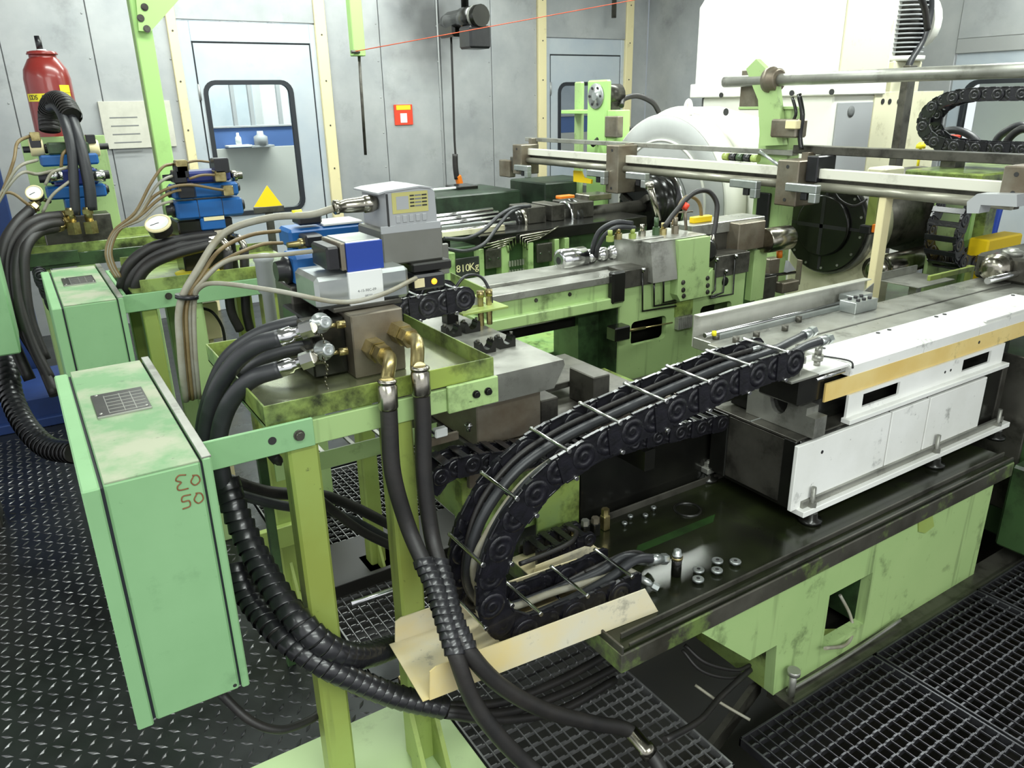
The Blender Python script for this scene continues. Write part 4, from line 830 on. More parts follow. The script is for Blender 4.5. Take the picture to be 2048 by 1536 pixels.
# V block and dark carriage under the table
vb = []
for k in range(9): a = math.pi+math.pi*k/8; vb.append((1.40+0.033*math.cos(a), 0.783+0.05*math.sin(a)))
obj('saddle_block', MB().prism([(1.52, 0.697), (1.52, 0.783)]+[(1.44, 0.783)]+list(reversed(vb))+[(1.36, 0.783), (1.30, 0.783), (1.30, 0.76), (1.268, 0.76), (1.268, 0.697)], 'x', 1.845, 1.90), 'steel', wu)
obj('carriage_body', MB().box(1.86, 3.1, 1.34, 1.60, 0.70, 0.86, 0.003), 'oilblack', wu)
up = MB(); z0, z1 = 0.712, 0.786
xs = [2.03, 2.105, 2.30, 2.675, 2.86, 2.95]
for a, b in ((0, 1), (2, 3), (4, 5)): up.box(xs[a], xs[b], 1.290, 1.298, z0, z1, 0)
for a, b in ((1, 2), (3, 4)): up.box(xs[a], xs[b], 1.290, 1.298, z0, z0+0.018, 0).box(xs[a], xs[b], 1.290, 1.298, z1-0.012, z1, 0)
obj('slotted_panel', up, 'whiteworn', wu)
obj('ledge', MB().box(2.02, 2.965, 1.268, 1.30, 0.697, 0.712, 0.001), 'whiteworn', wu)
for x in (2.565, 2.60): obj('panel_hole', MB().cyl((x, 1.2893, 0.752), (x, 1.2903, 0.752), 0.005, n=10), 'inkdk', wu)
# table top
tt = thing('machine_table', 'long steel table with yellow edge and white cover plates on the slide unit', 'machine table', (2.6, 1.5, 0.785))
obj('yellow_edge', MB().prism([(1.918, 0.787), (3.35, 0.787), (3.35, 0.846), (1.918, 0.846)], 'y', 1.296, 1.302), 'yellowplate', tt)
obj('yellow_hole', MB().cyl((2.769, 1.2952, 0.82), (2.769, 1.2962, 0.82), 0.006, n=10), 'inkdk', tt)
obj('bed_plate', MB().box(1.84, 3.75, 1.33, 1.56, 0.846, 0.880, 0.002), 'steel', tt)
obj('rear_plate', MB().box(1.84, 3.75, 1.566, 1.70, 0.846, 0.882, 0.002), 'steel', tt)
obj('groove', MB().box(1.84, 3.75, 1.56, 1.566, 0.846, 0.872, 0), 'inkdk', tt)
for i, (a, b) in enumerate(((2.03, 2.42), (2.424, 2.76), (2.764, 3.30))):
    c_ = obj('white_cover', MB().prism([(1.298, 0.846), (1.298, 0.878), (1.312, 0.887), (1.455, 0.887), (1.458, 0.880), (1.33, 0.880), (1.33, 0.846)], 'x', a, b), 'whiteworn', tt)
    for x in ((a+0.02, b-0.03) if i else (a+0.06, b-0.04)): obj('screw', MB().cyl((x, 1.44, 0.887), (x, 1.44, 0.890), 0.007, n=10), 'inkdk', c_)
obj('end_cover', MB().prism([(1.30, 0.887), (1.40, 0.887), (1.40, 0.893), (1.30, 0.893)], 'x', 2.80, 3.35), 'whiteworn', tt)
ep = obj('end_plate', MB().box(1.80, 2.02, 1.298, 1.42, 0.880, 0.889, 0.001), 'whiteworn', tt)
obj('end_block', MB().box(1.815, 1.93, 1.31, 1.46, 0.79, 0.878, 0.006), 'oilblack', tt)
obj('chain_bracket', MB().box(1.72, 1.84, 1.27, 1.40, 0.895, 0.902, 0.001).box(1.78, 1.785, 1.29, 1.40, 0.90, 0.95, 0.001), 'steel', tt)
for p in ((1.93, 1.345, 0.889), (1.87, 1.36, 0.889)):
    obj('spacer', MB().cyl(p, (p[0], p[1], p[2]+0.016), 0.010, n=12).cyl((p[0], p[1], p[2]+0.016), (p[0], p[1], p[2]+0.034), 0.0165, n=14).cyl((p[0], p[1], p[2]+0.034), (p[0], p[1], p[2]+0.06), 0.011, n=12), 'steel', tt)
obj('copper_edge', MB().cyl((1.86, 1.292, 0.872), (1.99, 1.292, 0.873), 0.005, n=8), 'chrome', tt)
obj('hex_key', MB().tube([(2.00, 1.40, 0.893), (2.03, 1.33, 0.893), (2.035, 1.30, 0.890), (2.035, 1.294, 0.872)], 0.0028, 6, 3), 'inkdk', tt)
# angle guide, rail and clamp behind the table
ag = thing('angle_guide', 'pale steel angle rail standing along the back of the steel table', 'guide rail', (2.3, 1.78, 0.846))
xL, xR = 1.855, 2.799
obj('angle', MB().prism([(1.785, 0.85), (1.785, 0.962), (1.755, 0.962), (1.755, 0.958), (1.781, 0.958), (1.781, 0.85)], 'x', xL, xR), 'brightsteel', ag)
obj('rail_base', MB().box(xL, xR-0.05, 1.70, 1.781, 0.846, 0.884, 0.002), 'steel', ag)
obj('rail_bar', MB().cyl((xL+0.01, 1.738, 0.898), (xR-0.12, 1.738, 0.898), 0.0085, n=12), 'chrome', ag)
obj('rail_bar_front', MB().box(xL+0.05, xR-0.10, 1.706, 1.722, 0.884, 0.900, 0.001), 'silver', ag)
obj('end_tab', MB().prism([(xR-0.02, 0.85), (xR+0.07, 0.85), (xR+0.07, 0.93), (xR, 0.90)], 'y', 1.785, 1.789), 'steel', ag)
for x, y in ((1.93, 1.66), (2.03, 1.66), (2.17, 1.655), (2.02, 1.48), (1.90, 1.72), (2.30, 1.70)):
    obj('cap_screw', MB().cyl((x, y, 0.882), (x, y, 0.902), 0.0115, n=14).cyl((x, y, 0.9018), (x, y, 0.9024), 0.006, n=6), 'steeldk', ag)
obj('yellow_plug', MB().cyl((1.885, 1.715, 0.90), (1.885, 1.715, 0.915), 0.008, n=10), 'labelyellow', ag)
cbk = thing('clamp_block', 'small bright steel clamp block with cap screws on the table', 'clamp', (2.62, 1.66, 0.882))
obj('block', MB().box(2.543, 2.679, 1.64, 1.71, 0.882, 0.925, 0.002), 'silver', cbk)
obj('arm', MB().box(2.607, 2.72, 1.69, 1.76, 0.905, 0.93, 0.002), 'silver', cbk)
for k in range(6): obj('cap_screw', MB().cyl((2.555+0.02+0.035*(k % 3), 1.655+0.035*(k//3), 0.925), (2.555+0.02+0.035*(k % 3), 1.655+0.035*(k//3), 0.934), 0.0075, n=10), 'inkdk', cbk)
# column and spindle at the right edge
rc = thing('end_column', 'dark green end column behind the front bed at right edge', 'machine column', (3.3, 1.45, 0.0))
obj('column', MB().box(3.06, 3.7, 1.16, 1.80, -0.03, 0.70, 0.01), 'dkgreen', rc)
obj('steel_face', MB().box(3.045, 3.06, 1.20, 1.62, 0.10, 0.72, 0.003), 'steeldk', rc)
obj('column_pad', MB().box(2.90, 3.6, 1.02, 1.16, 0.02, 0.36, 0.01), 'dkgreen', rc)
sp = thing('spindle_nose', 'grey steel spindle nose with chrome fittings at the right end of the table', 'spindle', (3.6, 1.62, 0.882))
obj('housing', MB().box(3.50, 3.9, 1.50, 1.72, 0.882, 0.99, 0.012), 'steeldk', sp)
obj('nose', MB().lathe((3.50, 1.62, 0.945), (-1, -0.1, 0), [(0, 0.06), (0.05, 0.06), (0.06, 0.05), (0.075, 0.05), (0.085, 0.03), (0.09, 0.012)], 20), 'nickel', sp)
obj('bar', MB().cyl((3.30, 1.56, 0.92), (3.62, 1.54, 0.93), 0.014, n=12), 'chrome', sp)
obj('ring', MB().lathe((3.55, 1.60, 0.99), (0, 0, 1), [(0, 0.04), (0.02, 0.04), (0.022, 0.025), (0.03, 0.02)], 16), 'steel', sp)
single('yellow_housing', MB().box(4.064, 4.4, 1.95, 2.05, 0.828, 0.953, 0.008).box(4.114, 4.241, 1.96, 2.04, 0.0, 0.828, 0.004), 'yellow', 'bright yellow box housing behind the spindle nose', 'housing')

# ================================================================== grey slide machine behind the tray
sm = thing('slide_machine', 'grey steel slide block with four black pipe clamps behind the front tray', 'machine unit', (1.05, 1.85, 0.0))
obj('top_plate', MB().prism([(0.90, 0.925), (1.12, 0.925), (1.155, 0.985), (1.15, 1.0), (0.90, 1.0)], 'y', 1.565, 2.15), 'steel', sm)
obj('slide_block', MB().box(0.89, 1.09, 1.585, 2.13, 0.80, 0.925, 0.003), 'steelbr', sm)
obj('way', MB().box(0.88, 1.55, 1.60, 2.10, 0.70, 0.80, 0.003), 'steeldk', sm)
obj('way_front', MB().box(0.86, 1.60, 1.585, 1.60, 0.69, 0.795, 0.002), 'steelbr', sm)
obj('base_beam', MB().box(0.95, 1.75, 1.67, 2.12, 0.45, 0.70, 0.004), 'oilgreen', sm)
obj('base_ledge', MB().box(0.86, 1.20, 1.63, 1.67, 0.62, 0.69, 0.002), 'oilgreen', sm)
obj('stop_block', MB().box(1.10, 1.16, 1.60, 1.70, 0.80, 0.88, 0.003), 'steeldk', sm)
obj('stop_block', MB().box(1.30, 1.36, 1.62, 1.74, 0.80, 0.90, 0.003), 'steeldk', sm)
obj('cross_plate', MB().box(1.18, 1.36, 1.75, 1.86, 0.83, 0.85, 0.002), 'steeldk', sm)
obj('pedestal', MB().box(1.15, 1.70, 1.70, 2.05, 0.0, 0.45, 0.006), 'oilblack', sm)
for x in (1.05,): obj('foot_post', MB().box(x, x+0.07, 1.95, 2.05, 0.0, 0.45, 0.004), 'green', sm)
pc = (1.039, 1.981, 1)
def clamp(c, label):
    t = thing('pipe_clamp', label, 'clamp', c, 'black pipe clamps on the slide block')
    po = [(-0.026, 0), (-0.026, 0.030), (-0.019, 0.034), (-0.017, 0.030)]
    for k in range(7): a = math.pi+math.pi*k/6; po.append((0.015*math.cos(a), 0.027+0.017*math.sin(a)))
    po += [(0.017, 0.030), (0.019, 0.034), (0.026, 0.030), (0.026, 0)]
    obj('saddle', MB().prism([(c[0]+u, c[2]+w) for u, w in po], 'y', c[1]-0.016, c[1]+0.016), 'oilblack', t)
    for s_ in (-1, 1): obj('cap_screw', MB().cyl((c[0]+s_*0.0215, c[1], c[2]+0.030), (c[0]+s_*0.0215, c[1], c[2]+0.040), 0.0045, n=10), 'steeldk', t)
clamp((1.012, 1.936, 1), 'black pipe clamp on the slide block, far left of four')
clamp((1.081, 1.944, 1), 'black pipe clamp on the slide block, far right of four')
clamp((1.014, 1.745, 1), 'black pipe clamp on the slide block, near left of four')
clamp((1.085, 1.755, 1), 'black pipe clamp on the slide block, near right of four')
sw = thing('limit_switch', 'small white limit switch on the side of the slide way', 'switch', (0.781, 1.58, 0.88))
a = Vector((0.781, 1.58, 0.88))
obj('body', MB().box(a.x-0.02, a.x+0.015, 1.565, 1.585, a.z-0.012, a.z+0.012, 0.003), 'labelwhite', sw)
obj('bracket', MB().box(a.x-0.06, a.x+0.05, 1.575, 1.585, a.z-0.035, a.z-0.012, 0.002), 'steelbr', sw)
obj('lead', MB().tube([(a.x-0.02, 1.575, a.z), (a.x-0.04, 1.57, a.z+0.02), (a.x-0.07, 1.575, a.z+0.025)], 0.003, 6), 'black', sw)
single('grease_nipple', MB().cyl((0.864, 1.584, 0.858), (0.865, 1.584, 0.881), 0.007, n=10).cyl((0.864, 1.584, 0.871), (0.865, 1.584, 0.877), 0.011, n=10), 'chrome', 'chrome grease nipple on the side of the slide way', 'fitting')
energy_chain([(1.72, 0.695), (1.41, 0.721), (1.21, 0.735), (0.906, 0.791), (0.78, 0.806), (0.715, 0.78), (0.70, 0.73)], 1.50, 1.578, 0.045, 0.056, 'black slatted cable chain running low behind the large chain', 1, True)
ct = thing('chain_tray', 'light green tray wall behind the low slatted cable chain', 'tray', (1.3, 1.57, 0.30))
obj('green_plate', MB().box(1.114, 1.269, 1.64, 1.65, 0.25, 0.66, 0.002), 'oilgreen', ct)
obj('shade_sheet', MB().box(1.273, 2.0, 1.64, 1.65, 0.15, 0.68, 0.002), 'oilblack', ct)  # black sheet added in place of the shaded void below the chain
obj('stay', MB().box(1.40, 1.44, 1.50, 1.64, 0.62, 0.685, 0.002), 'oilblack', ct)
# green angle with a ladder of rungs, seen between the posts
la = thing('ladder_tray', 'green angle cable ladder with steel rungs between the front posts', 'cable tray', (0.7, 1.85, 0.85))
obj('front_angle', MB().box(0.42, 1.10, 1.80, 1.806, 0.75, 0.8, 0.001), 'green', la)
obj('back_angle', MB().box(0.42, 1.10, 2.02, 2.026, 0.75, 0.8, 0.001), 'green', la)
for k in range(8): obj('rung', MB().box(0.46+0.085*k, 0.472+0.085*k, 1.806, 2.02, 0.795-0.006, 0.795, 0.001), 'steel', la)
for x in (0.43, 1.07): obj('post', MB().box(x, x+0.025, 2.026, 2.05, 0.0, 0.8, 0.002), 'dkgreen', la)
# small chain and green bracket plate between servo valve and the green machine
energy_chain([(1.059, 1.106), (0.976, 1.103), (0.896, 1.1), (0.811, 1.095)], 1.93, 2.06, 0.06, 0.075, 'short black cable chain ending at the green bracket beside the slide block', 2)
eb = thing('chain_bracket', 'green bracket plate with brass fittings at the end of the short chain', 'bracket', (1.22, 2.05, 1.06))
xb0 = 1.07
obj('plate', MB().box(xb0-0.02, xb0+0.14, 1.93, 2.12, 1.055, 1.062, 0.001), 'yelgreen', eb)
obj('cover', MB().prism([(xb0, 1.062), (xb0+0.10, 1.062), (xb0+0.02, 1.12), (xb0, 1.12)], 'y', 2.0, 2.06), 'lightgrey', eb)
for dx in (0.07, 0.10): obj('fitting', MB().hexn((xb0+dx, 1.98, 1.0), (xb0+dx, 1.98, 1.09), 0.009).cyl((xb0+dx, 1.98, 1.09), (xb0+dx, 1.98, 1.11), 0.012, n=10), 'brass', eb)
obj('lead', MB().tube([(xb0-0.01, 2.02, 1.10), (xb0+0.04, 2.02, 1.15), (xb0+0.10, 2.02, 1.14), (xb0+0.12, 2.0, 1.08), (xb0+0.11, 1.99, 1.02)], 0.005, 6), 'black', eb)
obj('prop', MB().box(xb0-0.01, xb0+0.03, 2.05, 2.09, 0.70, 1.055, 0.002), 'oilblack', eb)
# ================================================================== middle green machine
Y2 = 2.35
mm = thing('green_machine', 'light green cantilever machine with steel way and chrome mandrel in the middle', 'machine', (2.3, 2.5, 0.0))
def zz(u, v): return None
xa = 1.383; xk = 2.013; xe = 2.759
zt, zb, zg, zh, zl = 0.981, 0.952, 0.901, 0.893, 0.849
obj('way', MB().box(xa, xk+0.02, 2.35, 2.46, zb, zt, 0.002), 'steel', mm)
obj('way_back', MB().box(xa, xk+0.3, 2.47, 2.62, zb-0.02, zt+0.012, 0.002), 'steel', mm)
obj('way_gap', MB().box(xa+0.01, xk, 2.46, 2.47, zb, zt-0.01, 0), 'inkdk', mm)
obj('beam', MB().box(xa+0.01, xk+0.02, 2.36, 2.66, zh-0.01, zb, 0.003), 'green', mm)
obj('beam_flange', MB().box(xa-0.02, xk, 2.335, 2.66, zl, zh, 0.004), 'green', mm)
obj('end_guard', MB().prism([(2.34, zl+0.07), (2.34, zt+0.03), (2.62, zt+0.045), (2.62, zl+0.07)], 'x', xa-0.006, xa), 'oilgreen', mm)
for x in (xa+0.03, xa+0.22, xk-0.25): bolt(mm, (x, 2.36, zb-0.018), (0, -1, 0), 0.006, 0.006)
# column with two windows
x0, x1 = xk, xe
ztp = 0.927; zbt = 0.30
wA = (2.079, 2.278, 0.665, 0.769)
wB = (2.483, 2.682, 0.677-0.03, 0.773)
xm = (wA[1]+wB[0])/2
pb, pm_, pt2 = zbt, max(wA[2], wB[2]), ztp
for (w, xl, xr) in ((wA, x0, xm), (wB, xm, x1)):
    inn = rrect(w[0], w[1], w[2], w[3], 0.022); obj('front_wall', MB().ring(rect_for(inn, xl, xr, zbt, ztp), inn, 'y', 2.35, 2.375), 'green', mm)
obj('interior', MB().box(x0+0.02, x1-0.01, 2.50, 2.52, zbt, ztp, 0), 'oilblack', mm)
obj('side_wall', MB().box(x0-0.005, x0+0.02, 2.36, 2.80, 0.0, ztp-0.02, 0.003), 'dkgreen', mm)
obj('side_column', MB().prism([(1.912, 0.0), (x0, 0.0), (x0, zl), (1.897, zl)], 'y', 2.48, 2.62), 'dkgreen', mm)
obj('back_wall', MB().box(x0, x1, 2.78, 2.82, 0.0, ztp, 0.003), 'dkgreen', mm)
obj('base', MB().box(x0-0.03, x1+0.05, 2.33, 2.82, 0.0, zbt, 0.01), 'oilgreen', mm)
obj('base_steel', MB().box(x0-0.04, x1+0.06, 2.30, 2.33, 0.05, 0.505+0.02, 0.004), 'steeldk', mm)
obj('right_wall', MB().box(x1-0.025, x1, 2.375, 2.80, zbt, ztp, 0.003), 'green', mm)
zs = 0.984
obj('way_strip', MB().box(x0+0.015, 2.302, 2.338, 2.45, ztp-0.004, zs+0.012, 0.002), 'steeldk', mm)
obj('way_strip', MB().box(2.557, x1+0.005, 2.338, 2.45, ztp-0.03, 0.991, 0.002), 'steeldk', mm)
hx0, hx1 = 2.29, 2.496
zhead = 1.094; zhb = 0.834
obj('head', MB().prism([(hx0, zhb+0.03), (hx0+0.02, zhb), (hx1, zhb), (hx1, zhead-0.14), (hx1-0.025, zhead-0.16), (hx1-0.03, zhead), (hx0-0.005, zhead), (hx0, zhead-0.14)], 'y', 2.305, 2.55), 'green', mm)
obj('head_side', MB().prism([(2.305, zhead-0.16), (2.33, zhead), (2.56, zhead), (2.56, zhead-0.16)], 'x', hx0-0.14, hx0-0.004), 'steel', mm)
obj('head_top', MB().box(hx0-0.145, hx1-0.03, 2.33, 2.56, zhead, zhead+0.006, 0.001), 'steel', mm)
for u, v in ((1366,565), (1366,580), (1367,592), (1417,556), (1417,571), (1418,584)):
    pp = {565: (2.319, 2.304, 0.915), 580: (2.322, 2.304, 0.882), 592: (2.327, 2.304, 0.855), 556: (2.464, 2.304, 0.914), 571: (2.468, 2.304, 0.881), 584: (2.47, 2.304, 0.852)}[v]
    bolt(mm, pp, (0, -1, 0), 0.008, 0.006)
# lubrication lines
for pts in ([(2.111, 2.33, 0.986), (2.125, 2.335, 0.814), (2.317, 2.335, 0.806)], [(2.177, 2.33, 0.94), (2.189, 2.335, 0.826), (2.316, 2.335, 0.822)], [(2.228, 2.33, 0.98), (2.242, 2.335, 0.833), (2.315, 2.335, 0.833)], [(2.657, 2.33, 0.977), (2.669, 2.335, 0.808), (2.522, 2.335, 0.811)], [(2.537, 2.33, 0.976), (2.55, 2.335, 0.843), (2.515, 2.335, 0.821)], [(2.606, 2.335, 0.915), (2.603, 2.335, 0.824), (2.522, 2.335, 0.816)]):
    l = obj('oil_line', MB().tube(pts, 0.0045, 6, 1), 'oilblack', mm)
    obj('nipple', MB().lathe(Vector(pts[0])-Vector((0, 0.004, 0)), (0, -0.3, 1), [(0, 0.009), (0.012, 0.009), (0.016, 0.004)], 8), 'chrome', l)
bx0 = 2.328; bz0 = 0.697
for k in range(8): obj('distributor', MB().box(bx0+0.011*k, bx0+0.009+0.011*k, 2.325, 2.35, bz0, bz0+0.055, 0.001), 'steel', mm)
obj('distributor_stain', MB().box(bx0-0.005, bx0+0.10, 2.343, 2.351, bz0+0.055, bz0+0.12, 0.001), 'oilgreen', mm)
vt = obj('valve_tip', MB().cyl((1.974, 2.31, 0.753), (2.139, 2.33, 0.741), 0.006, n=8).cyl((2.139, 2.33, 0.741), (2.311, 2.345, 0.731), 0.003, n=6), 'brass', mm)
obj('valve_block', MB().box(1.944, 2.025, 2.29, 2.35, 0.719, 0.779, 0.005), 'oilblack', mm)
obj('black_bracket', MB().box(xk-0.06, xk+0.01, 2.325, 2.36, zl+0.02, zt+0.02, 0.008), 'oilblack', mm)
obj('oval_port', MB().lathe((2.628, 2.351, 0.868), (0, -1, 0), [(0, 0.022), (0.003, 0.02), (0.004, 0.01)], 14), 'oilblack', mm)
# chrome mandrel
mx0, mx1 = 1.861, 2.435; mz = 1.022
mn = thing('chrome_mandrel', 'stepped chrome mandrel lying over the way of the green machine', 'mandrel', (mx0+0.2, 2.57, mz-0.05))
L = mx1-mx0
obj('head', MB().lathe((mx0, 2.57, mz), (1, 0, 0), [(0, 0.030), (0.006, 0.046), (0.13, 0.046), (0.134, 0.028)], 24), 'chrome', mn)
obj('bore', MB().cyl((mx0-0.001, 2.57, mz), (mx0+0.002, 2.57, mz), 0.016, n=16), 'inkdk', mn)
pr = [(0.13, 0.024)]
for k in range(4): s0 = 0.15+0.065*k; pr += [(s0, 0.024), (s0+0.002, 0.031), (s0+0.03, 0.031), (s0+0.032, 0.024)]
obj('shaft', MB().lathe((mx0, 2.57, mz), (1, 0, 0), pr+[(0.42, 0.024), (L+0.03, 0.024)], 20), 'chrome', mn)
obj('cradle', MB().box(mx0+0.40, mx0+0.50, 2.54, 2.60, zt+0.012, mz-0.015, 0.003), 'steeldk', mn)
# fittings cluster on the head
hc = thing('fitting_cluster', 'cluster of brass and green pneumatic fittings on the machine head', 'fittings', (hx0, 2.42, zhead+0.006))
obj('bracket_plate', MB().box(2.103, 2.269, 2.38, 2.47, zhead+0.004, zhead+0.012, 0.001), 'steel', hc)
cy = Vector((hx0, 2.42, zhead+0.006))
for k, (du, h, m_) in enumerate(((-0.28, 0.045, 'yelgreen'), (-0.22, 0.05, 'brass'), (-0.16, 0.04, 'yelgreen'), (-0.09, 0.055, 'nickel'), (-0.03, 0.08, 'dkgreen'), (0.03, 0.05, 'brass'), (0.08, 0.07, 'steelbr'))):
    q = cy+Vector((du, 0.02*(k % 2), 0.006 if du < -0.14 else 0.0))
    obj('fitting', MB().hexn(q, q+Vector((0, 0, h*0.5)), 0.016).cyl(q+Vector((0, 0, h*0.5)), q+Vector((0, 0, h)), 0.010, n=10), m_, hc)
obj('silver_valve', MB().cyl((2.274, 2.42, 1.168), (2.215, 2.42, 1.311), 0.010, 0.014, n=12).cyl((2.216, 2.42, 1.303), (2.209, 2.42, 1.324), 0.017, n=12), 'nickel', hc)
obj('red_knob', MB().cyl((2.435, 2.44, 1.197), (2.452, 2.44, 1.217), 0.014, n=10), 'signred', hc)
obj('tap_stem', MB().cyl((2.455, 2.44, 1.105), (2.442, 2.44, 1.193), 0.007, n=8).cyl((2.398, 2.44, 1.186), (2.488, 2.44, 1.182), 0.004, n=6), 'steelbr', hc)
GH = 'hoses on the green machine head'
hose('head_hose', [(2.31, 2.42, 1.139), (2.383, 2.44, 1.187), (2.501, 2.46, 1.254), (2.592, 2.46, 1.26), (2.633, 2.44, 1.209), (2.616, 2.42, 1.136), (2.582, 2.4, 1.053)], 0.011, 'rubber', 'black hose arching high over the head of the green machine', GH)
hose('head_hose', [(2.431, 2.5, 1.122), (2.495, 2.52, 1.213), (2.548, 2.52, 1.235), (2.614, 2.52, 1.192), (2.634, 2.52, 1.077)], 0.008, 'cablebr', 'brown hose in a narrow arch on the head of the green machine', GH)
hose('head_hose', [(2.145, 2.44, 1.163), (2.068, 2.46, 1.172), (2.022, 2.5, 1.137), (2.005, 2.52, 1.078), (2.03, 2.56, 1.027)], 0.011, 'hose', 'front grey hose dropping from the head to the chrome mandrel', GH)
hose('head_hose', [(2.142, 2.42, 1.147), (2.065, 2.44, 1.155), (2.025, 2.47, 1.124), (2.013, 2.5, 1.07), (2.038, 2.54, 1.025)], 0.010, 'hose', 'inner grey hose dropping from the head to the chrome mandrel', GH)
# carrier behind the head and chrome cylinder at the right
cr = thing('tool_carrier', 'grey steel tool carrier with chrome cylinder behind the machine head', 'carrier', (hx1+0.2, 2.5, ztp))
obj('top_bar', MB().box(2.512, 2.991, 2.46, 2.60, 1.064, 1.115, 0.003), 'steel', cr)
obj('body', MB().box(2.582, 2.829, 2.47, 2.62, ztp-0.02, 1.064, 0.004), 'steeldk', cr)
obj('end_block', MB().box(2.751, 2.928, 2.40, 2.52, 0.98, 1.108, 0.004), 'steelbr', cr)
cx = Vector((2.925, 2.4, 1.012)); obj('chrome_cylinder', MB().lathe(cx, (1, -0.02, 0), [(0, 0.055), (0.005, 0.058), (0.165, 0.058), (0.17, 0.054)], 28), 'nickel', cr)
obj('lower_bar', MB().box(2.608, 2.84, 2.40, 2.48, 0.902, 0.949, 0.003), 'steelbr', cr)
obj('hanger', MB().box(2.894, 2.984, 2.42, 2.46, 0.721, 0.968, 0.003), 'green', cr)
obj('yellow_tag', MB().box(2.561, 2.679, 2.5, 2.53, 1.115, 1.143, 0.003), 'yellow', cr)
obj('black_knob', MB().lathe((2.503, 2.36, 1.023), (0, -1, 0), [(0, 0.045), (0.02, 0.05), (0.03, 0.03)], 16), 'oilblack', cr)
obj('stem', MB().cyl((2.544, 2.37, 1.083), (2.543, 2.35, 1.009), 0.010, n=10), 'nickel', cr)
dj = thing('drive_jig', 'clutter of oily brown jig parts between carrier and chuck', 'jig', (3.0, 2.45, 0.3))
for (u0, u1, v0, v1, m_, dd) in ((1500, 1520, 500, 640, 'dkgreen', 0.06), (1536, 1562, 520, 570, 'steelbr', 0.05), (1560, 1600, 590, 640, 'steelbr', 0.05), (1525, 1555, 560, 600, 'steeldk', 0.1), (1590, 1612, 540, 580, 'steelbr', 0.03)):
    q = {500: ((2.975, 2.48, 0.602), (3, 2.48, 0.949)), 520: ((3.109, 2.5, 0.758), (3.187, 2.5, 0.887)), 590: ((3.125, 2.42, 0.724), (3.249, 2.42, 0.778)), 560: ((3.017, 2.45, 0.704), (3.111, 2.45, 0.817)), 540: ((3.353, 2.5, 0.724), (3.363, 2.5, 0.853))}[v0]
    obj('jig_block', MB().box(q[0][0], q[1][0], q[0][1], q[0][1]+dd, min(q[0][2], q[1][2]), max(q[0][2], q[1][2]), 0.005), m_, dj)
obj('jig_post', MB().cyl((3.142, 2.45, 0.685), (3.142, 2.45, 0.0), 0.02, n=10), 'steelbr', dj)
obj('jig_post', MB().box(3.024, 3.061, 2.48, 2.52, 0.0, 0.646, 0.003), 'dkgreen', dj)
obj('cross_tube', MB().cyl((2.923, 2.46, 0.825), (3.257, 2.46, 0.809), 0.008, n=8), 'oilblack', dj)
obj('orange_cap', MB().cyl((3.074, 2.42, 0.913), (3.068, 2.42, 0.95), 0.014, n=10), 'orange', dj)
obj('white_clip', MB().prism([(3.168, 0.823), (3.234, 0.828), (3.174, 0.881)], 'y', 2.44, 2.46), 'lightgrey', dj)
# drip floor under the beam
single('drip_tray', MB().box(1.35, x0-0.04, 2.64, 2.86, 0.505, 0.515, 0.002).box(1.35, 2.75, 2.86, 3.36, 0.505, 0.515, 0.002).box(1.35, x0-0.04, 2.55, 2.56, 0.45, 0.56, 0.002).box(1.45, 1.55, 2.7, 2.8, 0, 0.52, 0.004).box(x0-0.15, x0-0.06, 2.7, 2.8, 0, 0.52, 0.004), 'dripgreen', 'oil-stained light green drip tray under the green machine beam', 'tray')
single('under_rail', MB().box(1.35, xk, 2.50, 2.53, zl-0.10, zl-0.06, 0.002).box(1.36, 1.40, 2.50, 2.53, 0.52, zl-0.06, 0.002), 'oilblack', 'dark rail below the beam of the green machine', 'rail')

# ================================================================== second station (middle left)
terminal_box((0.035, 2.80, 0.548), 'middle green terminal box behind the large one, with dark name plate', False)
def frame_stand(name, label, x0, x1, yf, yb, zt, posts, rail_l, plate_green='boxgreen'):
    t = thing(name, label, 'stand', ((x0+x1)/2, (yf+yb)/2, 0.0))
    obj('front_rail', MB().box(rail_l, x1, yf, yf+0.012, zt-0.062, zt, 0.002), plate_green, t)
    obj('back_rail', MB().box(x0, x1, yb-0.012, yb, zt-0.062, zt, 0.002), plate_green, t)
    for x in (x0, x1-0.012): obj('side_rail', MB().box(x, x+0.012, yf+0.012, yb-0.012, zt-0.062, zt, 0.002), plate_green, t)
    for x, w, m_ in posts:
        obj('leg', MB().box(x, x+w, yf+0.014, yf+0.075, 0.0, zt-0.062, 0.004), m_, t)
        obj('leg', MB().box(x, x+w, yb-0.075, yb-0.014, 0.0, zt-0.062, 0.004), m_, t)
    ty = obj('tray', MB().box(x0+0.03, x1, yf+0.01, yb-0.01, zt, zt+0.006, 0.001), 'oilgreen', t)
    for a in ((x0+0.06, x1, yf+0.004, yf+0.009, zt, zt+0.045), (x0+0.06, x1, yb-0.009, yb-0.004, zt, zt+0.045)): obj('tray_wall', MB().box(*a, 0.001), 'oilgreen', ty)
    return t
fb_ = frame_stand('valve_stand', 'green frame stand carrying the stacked blue valves in the middle', 0.25, 0.92, 2.89, 3.42, 1.047, ((0.30, 0.05, 'yelgreen'), (0.44, 0.065, 'green'), (0.72, 0.065, 'yelgreen'), (0.85, 0.06, 'green')), 0.24)
bolt(fb_, (0.393, 2.888, 1.026), (0, -1, 0), 0.009, 0.010)
